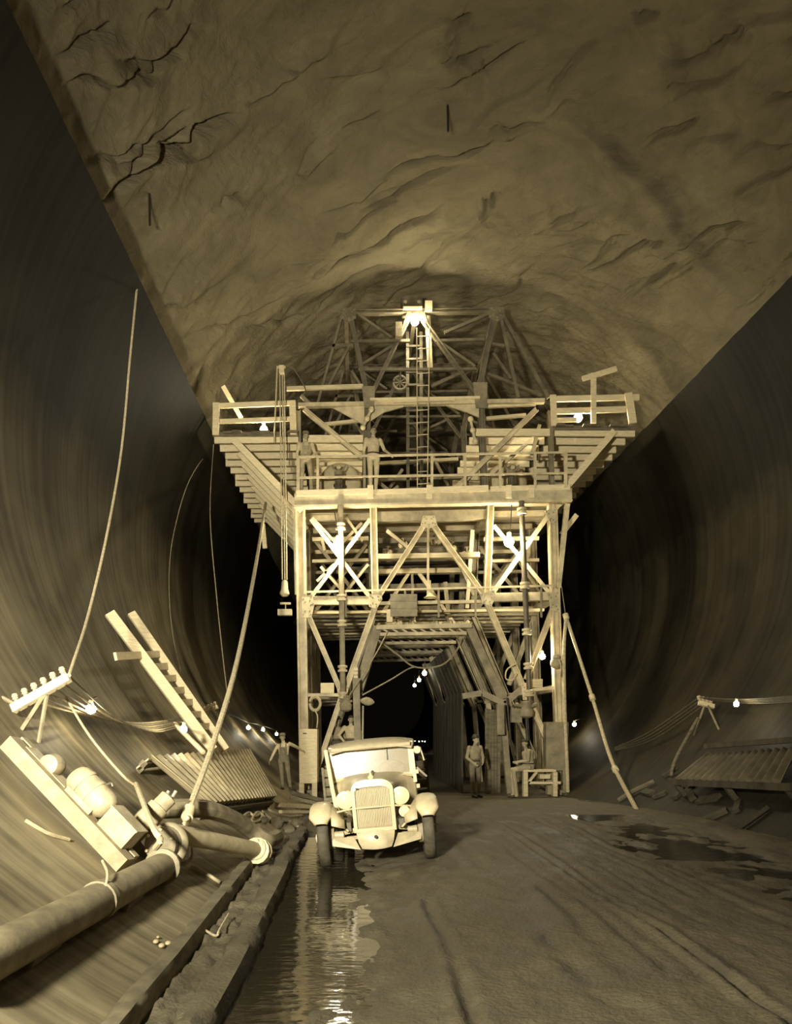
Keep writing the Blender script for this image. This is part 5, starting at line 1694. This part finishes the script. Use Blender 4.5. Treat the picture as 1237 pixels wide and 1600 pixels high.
# pump at the end of the pipe
pc = Wl(262, 1318, .32)
n_ = inward(pc)
e = empty('water_pump', Wl(262, 1330, .0), 'cast iron pump with round casing where the thick pipes meet', 'pump')
sh = Vector((.25, 1, -.1)).normalized()
G_().lathe([(.06, -.14), (.15, -.12), (.19, -.05), (.19, .05), (.15, .12), (.06, .14)], pc, sh, 22).build('casing', M['steel_mid'], e, True)
G_().tube([pc + (n_.cross(sh) * math.cos(a) + n_ * math.sin(a)) * .18 for a in np.linspace(0, 5.2, 22)], [.04 + .002 * k for k in range(22)], 10).build('volute', M['steel_mid'], e, True)
G_().lathe([(.13, -.02), (.18, -.02), (.18, .04), (.13, .04)], pc - sh * .15, sh, 20).build('flange', M['pipe'], e, True)
for k in range(6):
    a = k * math.pi / 3
    G_().ball(pc - sh * .19 + (n_.cross(sh) * math.cos(a) + n_ * math.sin(a)) * .155, .02, 5).build('bolt', M['steel'], e, True)
c = Wl(228, 1282, .34)
G_().lathe([(.08, -.22), (.12, -.2), (.13, 0), (.12, .2), (.07, .22)], c, (.5, .3, .55), 14).build('bearing', M['machine'], e, True)
G_().lathe([(.06, 0), (.1, .02), (.1, .16), (.06, .18)], c + Vector((.115, .07, .128)), (.5, .3, .55), 12).build('valve_chest', M['machine'], e, True)
for s in (-1, 1):
    G_().tube([c + Vector((.215 + .04 * s, .135, .245)), c + Vector((.25 + .04 * s, .155, .31))], .018, 6).build('stud', M['machine'], e, True)
G_().bar(Wl(212, 1318, .06), Wl(262, 1338, .06), .3, .12, n_).build('bed_plate', M['steel_dark'], e)
G_().tube([c, pc], .05, 10).build('shaft', M['steel_mid'], e, True)
G_().tube(spline([pc + n_ * .3, pc + n_ * .32 + sh * .1, Wl(292, 1300, .35), Wl(298, 1340, .2), Wl(280, 1352, .08)], 5), .028, 8).build('by_pass', M['machine'], e, True)
rod('lever_pipe', [Wl(212, 1225, .3), Wl(238, 1290, .62), Wl(250, 1312, .62), Wl(243, 1325, .5)], .030, 'pipe_light', 'pale bent pipe standing over the pump', 'pipe')
rod('stay_wire', [Wl(100, 1085, .4), Wl(140, 1150, .4), Wl(190, 1210, .35), Wl(212, 1228, .32)], .016, 'rope', 'pale cord slack from the insulator rack to the pump', 'cord', 6)

# discharge pipe with wrapped joint
a, b = pc + n_ * .10 + Vector((-.02, .06, .02)), Wl(402, 1328, .31)
e = empty('discharge_pipe', b, 'pale straight discharge pipe with a wrapped joint at its end', 'pipe')
G_().tube([a, b], .105, 18).build('shaft', M['pipe_light'], e, True)
d = (b - a).normalized()
for k, (r, t) in enumerate(((.15, -.06), (.18, .0), (.15, .06), (.17, .12), (.12, .2))):
    cc = b + d * t
    G_().lathe([(r * .8, -.05), (r, -.02), (r * .97, .03), (r * .8, .05)], cc + Vector((0, 0, .012 * (-1) ** k)), d + Vector((0, .05 * (-1) ** k, 0)), 14).build('wrapping', M['white'], e, True)
for s in (-1, 0, 1):
    G_().ball(b + Vector((.06 * s, -.1, .13 - .05 * abs(s))), .04, 6).build('clamp_bolt', M['white'], e, True)
# curved hose behind
hose([Wl(255, 1264, .34), Wl(318, 1264, .52), Wl(362, 1278, .48), Wl(392, 1297, .36), Wl(416, 1313, .30), Wl(432, 1307, .29)], .12, 'thick dusty hose curving from the pump to the mud bank', 'pipe', name='suction_hose')
rod('steel_rod', [Wl(298, 1352, .03), Wl(322, 1365, .03), Wl(344, 1379, .03)], .022, 'pipe_light', 'pale steel rod lying on the concrete below the pump', 'rod')
rod('bent_wire', [surf(310, 1465, .09), surf(333, 1470, .05), surf(339, 1460, .05), surf(352, 1438, .07)], .012, 'rope', 'bent pale wire lying on the mud between the timbers', 'wire', 6)
rod('bent_wire', [Wl(40, 1282, .02), Wl(75, 1302, .02), Wl(108, 1312, .02)], .018, 'rope', 'pale cord lying on the concrete below the skid beam', 'cord', 6)

# two mud-caked timbers beside the channel, mud heaped between them
def mud_beam(x, y0, y1, w, z, m, name, label, cat, amp=.03):
    g = G_()
    n = 90
    sec = [(-.5, -.5), (-.52, .1), (-.38, .46), (0, .55), (.38, .46), (.52, .1), (.5, -.5)]
    vv, ff = [], []
    for i in range(n + 1):
        y = y0 + (y1 - y0) * i / n
        for k, (u, v) in enumerate(sec):
            q = noise.fractal(Vector((y * 3.2, k * .8, x * 9)), 1, 2, 3)
            vv.append((x + .04 * noise.noise(Vector((y * .4, x, 0))) + u * w * (1 + .25 * q), y, z + v * w * .9 + amp * q))
    q = len(sec)
    ff = [(i * q + k, i * q + k + 1, (i + 1) * q + k + 1, (i + 1) * q + k) for i in range(n) for k in range(q - 1)]
    ff += [tuple(range(q - 1, -1, -1)), tuple(range(n * q, n * q + q))]
    g.add(vv, ff)
    return tag(g.build(name, M[m], None, True), label, cat)
mud_beam(-1.45, 4.2, 13.2, .16, .0, 'wood_dark', 'kerb_timber', 'dark kerb timber at the foot of the bright concrete slope', 'timber', .012)
mud_beam(-.98, 4.2, 14.2, .24, -.06, 'mud', 'kerb_timber', 'mud-caked timber along the edge of the water channel', 'timber', .035)
lump = G_()
rnd = random.Random(3)
def clod(x, y, z, r, i):
    g = G_()
    g.ball((x, y, z), r, 7, (1, 1.2, .7))
    for v in g.v:
        d = v - Vector((x, y, z))
        v += d * .45 * noise.noise(v * 9 + Vector((i, 0, 0)))
    return g
for i in range(0):
    y = rnd.uniform(4.8, 13)
    x = rnd.uniform(-1.33, -1.12)
    o = clod(x, y, -.02, rnd.uniform(.03, .075), i).build('mud_clod', M['mud'], None, True)
    tag(o, 'clod of mud heaped between the two kerb timbers', 'clod', 'mud clods between the kerb timbers')
for i, (x, y) in enumerate(((244, 1471), (253, 1477), (263, 1473), (247, 1464), (286, 1502))):
    p = Wl(x, y, .02)
    o = clod(p.x, p.y, p.z, (.022, .027, .024, .018, .026)[i], i + 50).build('concrete_spatter', M['pipe_light'], None, True)
    tag(o, 'pale lump spattered on the concrete slope by the kerb timber', 'lump', 'pale lumps on the concrete slope')

# wooden ladder lying on the wall
e = empty('wooden_ladder', Wl(338, 1165, .2), 'pale wooden ladder leaning up the curved concrete wall', 'ladder')
la, lb = Wl(171, 958, .30), Wl(332, 1172, .45)
ra, rb = Wl(205, 958, .30), Wl(352, 1172, .45)
n_ = inward(la)
G_().bar(la, lb, .20, .1, Vector((.6, -1, 0))).build('rail', M['wood'], e)
G_().bar(ra, rb, .17, .1, Vector((.6, -1, 0))).build('rail', M['wood'], e)
for k in range(8):
    t = .30 + k * .088
    p, q = la.lerp(lb, t), ra.lerp(rb, t)
    if k == 0: p = p + (p - q) * 1.15
    G_().bar(p + Vector((0, .085, 0)), q + Vector((0, .085, 0)), .14, .05, Vector((.6, -1, 0))).build('rung', M['wood'], e)
rod('ladder_prop', [Wl(272, 1130, .4), Wl(318, 1176, .5)], .045, 'wood', 'thin pale prop beside the foot of the ladder', 'prop', 6)

# corrugated iron laid along the slope
def corrugated(name, corners, n, amp, m, label, off, parent_boards=()):
    tl, tr_, br_, bl = corners
    per = 8
    cols = n * per
    nrm = (tr_ - tl).cross(bl - tl).normalized()
    if nrm.z < 0: nrm = -nrm
    vv, ff = [], []
    rows = 7
    for j in range(rows):
        v = j / (rows - 1)
        for i in range(cols + 1):
            u = i / cols
            p = (tl.lerp(tr_, u)).lerp(bl.lerp(br_, u), v)
            h = math.cos(u * n * 2 * math.pi) * amp
            vv.append(p + nrm * (h - .12 * 4 * v * (1 - v) * 0))
    w = cols + 1
    ff = [(j * w + i, j * w + i + 1, (j + 1) * w + i + 1, (j + 1) * w + i) for j in range(rows - 1) for i in range(cols)]
    e = empty(name, bl, label, 'roofing')
    o = mk('sheet', vv, ff, M[m], e, True)
    o.modifiers.new('thickness', 'SOLIDIFY').thickness = .012
    return e, nrm
offc = .42
cs_ = (Wl(232, 1184, .30), Wl(388, 1172, .28), Wl(430, 1246, .28), Wl(322, 1258, .26))
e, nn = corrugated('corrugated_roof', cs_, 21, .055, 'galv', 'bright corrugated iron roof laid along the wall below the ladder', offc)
G_().bar(cs_[0] - nn * .12, cs_[1] - nn * .12, .1, .1, nn).build('purlin', M['wood_dark'], e)
G_().bar(cs_[3] - nn * .12, cs_[2] - nn * .12, .1, .1, nn).build('purlin', M['wood_dark'], e)
for t in (.02, .5, .97):
    for A, B in ((cs_[0], cs_[1]), (cs_[3], cs_[2])):
        p = A.lerp(B, t) - nn * .1
        q = p - inward(p) * (RL + .02 - math.hypot(p.x - CX, p.z - CZ))
        G_().bar(p, q, .08, .08).build('prop', M['wood_dark'], e)
G_().plate([cs_[0], cs_[0] + Vector((-.18, 0, -.14)), cs_[0] + Vector((-.14, .5, -.14)), cs_[0] + Vector((.05, .5, 0))], .03, (0, 0, -1)).build('flap', M['galv'], e)

# rope tangle and debris at the foot of the roof
tg = [surf(374, 1281, .04), surf(385, 1275, .08), surf(396, 1279, .05), surf(408, 1273, .06), surf(404, 1284, .03), surf(391, 1286, .04), surf(399, 1274, .08), surf(413, 1280, .03)]
rod('tangled_rope', tg, .022, 'rope', 'tangle of pale rope at the lower edge of the corrugated roof', 'rope', 6)
rod('loose_cable', [surf(414, 1264, .04), surf(426, 1272, .04), surf(450, 1278, .04), surf(470, 1276, .04)], .025, 'wire_pale', 'loose cable trailing from the roof corner across the mud', 'cable')
rod('loose_cable', [surf(408, 1270, .04), surf(425, 1284, .05), surf(448, 1286, .05), surf(463, 1296, .06)], .022, 'wire_pale', 'thin loose cable curling toward the truck wheel', 'cable')
# stacked timbers by the overalled man
for i, (a, b, w) in enumerate((((430, 1262), (500, 1266), .12), ((436, 1272), (498, 1272), .08), ((452, 1243), (512, 1258), .14), ((448, 1254), (520, 1270), .10))):
    pa_, pb_ = surf(*a, w * .5 + (.10 if i == 3 else .02)), surf(*b, w * .5 + (.10 if i == 3 else .02))
    tag(G_().bar(pa_, pb_, w, w * .8, Vector((0, 0, 1))).build('loose_timber', M['wood_x' if i < 2 else 'wood_dark'], None), ('loose timber lying across the mud before the gantry foot', 'thin board lying before the loose timber at the gantry foot', 'heavy dark timber lying at the feet of the overalled man', 'dark timber slanting from the man to the truck')[i], 'timber')
for i, (x, y, r) in enumerate(((430, 1290, .16), (450, 1300, .13), (442, 1284, .1), (462, 1290, .12), (410, 1285, .1))):
    p = surf(x, y, r * .35)
    o = clod(p.x, p.y, p.z, r, i + 80).build('mud_clod', M['mud'], None, True)
    tag(o, 'clod of mud on the bank between the hose end and the truck', 'clod', 'mud clods on the bank by the hose')

# insulator racks and overhead wires
def rack(a, b, n, label, rad=.05, pole=None):
    e = empty('insulator_rack', a.lerp(b, .5), label, 'rack')
    d = (b - a).normalized()
    G_().bar(a, b, .10, .08, Vector((0, -1, .3))).build('cross_arm', M['wood'], e)
    pts = []
    for k in range(n):
        c = a.lerp(b, (k + .5) / n)
        u = Vector((-d.z * 0, 0, 1)) + Vector((-.25, 0, 0))
        u.normalize()
        G_().lathe([(rad * .5, 0), (rad * .6, rad), (rad, rad * 1.2), (rad * .8, rad * 1.8), (rad * 1.05, rad * 2.1), (rad * .7, rad * 2.9), (rad * .1, rad * 3)], c + u * .04, u, 12).build('insulator', M['porcelain'], e, True)
        G_().tube([c - u * .06, c + u * .07], .015, 6).build('pin', M['steel_dark'], e, True)
        pts.append(c + u * (.04 + rad * 2))
    if pole:
        for p0, p1 in pole: G_().tube([p0, p1], .025, 6).build('brace', M['wire_pale'], e, True)
    return pts
A0 = Wl(20, 1108, .06); B0 = P(108, 1058, A0.y)
mid = A0.lerp(B0, .62)
r1 = rack(A0, B0, 6, 'pale timber rack of porcelain insulators on the wall above the motor', .038,
          [(mid, Wl(60, 1160, .0)), (mid, Wl(34, 1140, .0)), (A0.lerp(B0, .10), Wl(4, 1090, .0))])
A1, B1 = Wl(262, 1126, .4), Wl(280, 1136, .4)
A2 = Wl(318, 1113, .05); B2 = P(340, 1104, A2.y)
r2 = rack(A2, B2, 4, 'small insulator rack on the wall beside the ladder', .04, [(A2.lerp(B2, .6), Wl(322, 1126, .0))])
for k in range(6):
    a = r1[k]; b = A1.lerp(B1, k / 5)
    rod('overhead_wire', [a, a.lerp(b, .35) - Vector((0, 0, .10 + .04 * k)), a.lerp(b, .7) - Vector((0, 0, .12 + .03 * k)), b], .014, 'rope' if k % 2 == 0 else 'wire_pale', 'overhead wire sagging from the large insulator rack toward the ladder', 'wire', 6, 6)['group'] = 'wires from the large insulator rack'
for k in range(4):
    a = A1.lerp(B1, k / 3)
    rod('overhead_wire', [a, a.lerp(r2[k], .5) - Vector((0, 0, .05)), r2[k]], .013, 'wire_pale', 'overhead wire between the ladder foot and the small insulator rack', 'wire', 6)['group'] = 'wires behind the ladder'
    b = Wl(384 + k * 2, 1127 + k * 1.2, .25)
    rod('overhead_wire', [r2[k], r2[k].lerp(b, .5) + Vector((.10 + .05 * k, 0, -.05 * k)), b], .014, 'wire', 'overhead wire running from the small insulator rack toward the row of bulbs', 'wire', 6)['group'] = 'wires toward the row of bulbs'
lamp(142, 1108, A0.lerp(A1, .30).y - .26, 'bare bulb on the wires beside the large insulator rack', .065, 'bulb_small', cord=[r1[4].lerp(A1, .28) - Vector((0, 0, .06))])
lamp(287, 1139, Wl(287, 1139, .68).y, 'bare bulb tucked behind the rails of the wooden ladder', .06, 'bulb_small', cord=[A1])
for (x, y, Y), lab in zip(((388, 1137, Wl(388, 1137, .3).y), (411, 1140, Wl(411, 1140, .3).y), (432, 1147, Wl(432, 1147, .3).y)), ('first bare bulb in the row beyond the corrugated roof', 'second bare bulb in the row beyond the corrugated roof', 'third bare bulb in the row above the overalled man')):
    lamp(x, y, Y, lab, .06, 'bulb_small', cord=[P(x, y - 7, Y)])
rod('overhead_wire', [Wl(384, 1128, .25), Wl(411, 1134, .25), Wl(432, 1141, .25), Wl(452, 1141, .25)], .02, 'wire', 'wire carrying the row of bulbs along the wall', 'wire', 6)

# wires hanging from the lip of the wall
def lip(Y, side=-1): return Vector((CX + side * RL * math.cos(TH), Y, CZ + RL * math.sin(TH) + .05))
p0 = lip(1200 * 9.1 / (VY - 445))
rod('hanging_cable', [p0 + Vector((-.1, 0, .03)), P(203, 560, 15.0), P(190, 700, 14.2), P(168, 830, 12.6), P(138, 960, 11.0), B0 + Vector((0, 0, .02))], .022, 'rope', 'pale cable hanging from the wall lip to the large insulator rack', 'cable')
p0 = lip(1200 * 9.1 / (VY - 690))
rod('hanging_cable', [p0 + Vector((-.1, 0, .03)), P(328, 800, 22.5), P(338, 930, 21), P(352, 1060, 19.6), P(358, 1098, 19.4)], .014, 'wire_pale', 'thin wire hanging from the wall lip near the wing', 'wire', 6)
rod('hanging_cable', [p0 + Vector((-.1, 0.2, .03)), Wl(296, 750, .05), Wl(272, 830, .05), Wl(264, 900, .05), Wl(268, 980, .05), Wl(282, 1050, .05)], .014, 'wire_pale', 'thin wire lying against the curve of the concrete wall', 'wire', 6)

# ================================================================ right side
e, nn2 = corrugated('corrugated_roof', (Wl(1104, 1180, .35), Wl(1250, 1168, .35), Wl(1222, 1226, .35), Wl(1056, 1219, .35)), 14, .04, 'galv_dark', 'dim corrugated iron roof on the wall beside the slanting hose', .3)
pa, pb = Wl(1104, 1166, .42), Wl(1290, 1152, .42)
G_().bar(pa, pb, .14, .1, Vector((0, 0, 1))).build('ridge_board', M['wood_darkest'], e)
pa, pb = Wl(1050, 1222, .34), Wl(1240, 1230, .34)
G_().bar(pa, pb, .12, .12, Vector((0, 0, 1))).build('eave_board', M['wood_darkest'], e)
for t in (.03, .5, .95):
    p = pa.lerp(pb, t); G_().bar(p, p - inward(p) * (RL + .02 - math.hypot(p.x - CX, p.z - CZ)), .09, .09).build('prop', M['wood_darkest'], e)
    p = Wl(1104, 1180, .33).lerp(Wl(1250, 1168, .33), t); G_().bar(p, p - inward(p) * (RL + .02 - math.hypot(p.x - CX, p.z - CZ)), .09, .09).build('prop', M['wood_darkest'], e)
B3 = Wl(1115, 1104, .05); A3 = P(1091, 1098, B3.y)
r3 = rack(A3, B3, 4, 'small pale insulator rack on posts above the dim corrugated roof', .05,
          [(A3.lerp(B3, .4), Wl(1084, 1150, .0)), (A3.lerp(B3, .6), Wl(1123, 1140, .0))])
for k in range(4):
    b = Wl(960, 1168, .3) + Vector((0, 0, -.03 * k))
    rod('overhead_wire', [r3[k], r3[k].lerp(b, .5) - Vector((.12, 0, .2 + .03 * k)), b], .014, 'wire', 'dark wire sagging from the small rack toward the slanting hose', 'wire', 6)['group'] = 'wires sagging toward the slanting hose'
    q = Wl(1262, 1086 + 3 * k, .5)
    rod('overhead_wire', [r3[k], r3[k].lerp(q, .5) - Vector((0, 0, .06)), q], .014, 'wire', 'wire running from the small rack past the lone bright bulb', 'wire', 6)['group'] = 'wires past the lone bulb'
bb = Wl(1150, 1100, .6)
lamp(1150, 1100, bb.y, 'lone bright bulb hung above the dim corrugated roof',   .055, 'bulb_small', cord=[P(1150, 1090, bb.y)])
lamp(897, 1132, 27, 'small bulb beyond the stained cabinet near the slanting hose', .07, 'bulb_small', cord=[P(905, 1124, 27), P(912, 1124, 27.5)])
rod('leaning_pole', [Wl(1090, 1122, .35), Wl(1056, 1184, .25), Wl(1048, 1212, .03)], .035, 'wood_dark', 'dark bent pole standing under the small insulator rack', 'pole')
rod('edge_pipe', [Wl(905, 1252, .05), Wl(960, 1262, .05), Wl(1005, 1280, .04), Wl(1100, 1305, .04), Wl(1215, 1336, .04)], .06, 'wood_darkest', 'dark pipe along the edge of the mud by the hose end', 'pipe')
rod('leaning_board', [Wl(1137, 1307, .05), Wl(1200, 1262, .06)], .05, 'wood_darkest', 'dark board lying up the concrete below the dim corrugated roof', 'board', 4)
rod('loose_timber', [Wl(966, 1250, .06), Wl(988, 1236, .1), Wl(1022, 1220, .08)], .05, 'wood_dark', 'grey timber among the debris beside the hose end', 'timber', 6)
for i, (x, y, s) in enumerate(((1012, 1238, .28), (1030, 1242, .18), (1046, 1206, .2), (1060, 1240, .2), (1080, 1244, .22), (1106, 1248, .3), (1116, 1274, .26), (1076, 1232, .15), (1152, 1260, .2))):
    p = Wl(x, y, .04)
    n_ = inward(p)
    rt = n_.to_track_quat('Z', 'Y').to_matrix() @ Matrix.Rotation(i * .7, 3, 'Z')
    o = G_().box(p, (s * 1.8, s * .6, .07), rt).build('broken_board', M['wood_darkest'], None)
    tag(o, 'broken board scattered on the dark concrete under the dim roof', 'board', 'broken boards under the dim roof')
# rods left standing in the rock vault
for x, y0, y1, lab in ((233, 303, 352, 'dark drill rod hanging from the vault near the long crack'), (699, 165, 206, 'dark drill rod hanging from the vault above the winch housing')):
    d_ = (P(x, y0, 10) - Vector((0, 0, ZC))).normalized()
    p = ROCK.ray_cast(Vector((0, 0, ZC)), d_)[1]
    q = P(x + 1, y1, p.y)
    p.z += .1
    rod('drill_rod', [p, q], .025, 'black', lab, 'rod', 6)
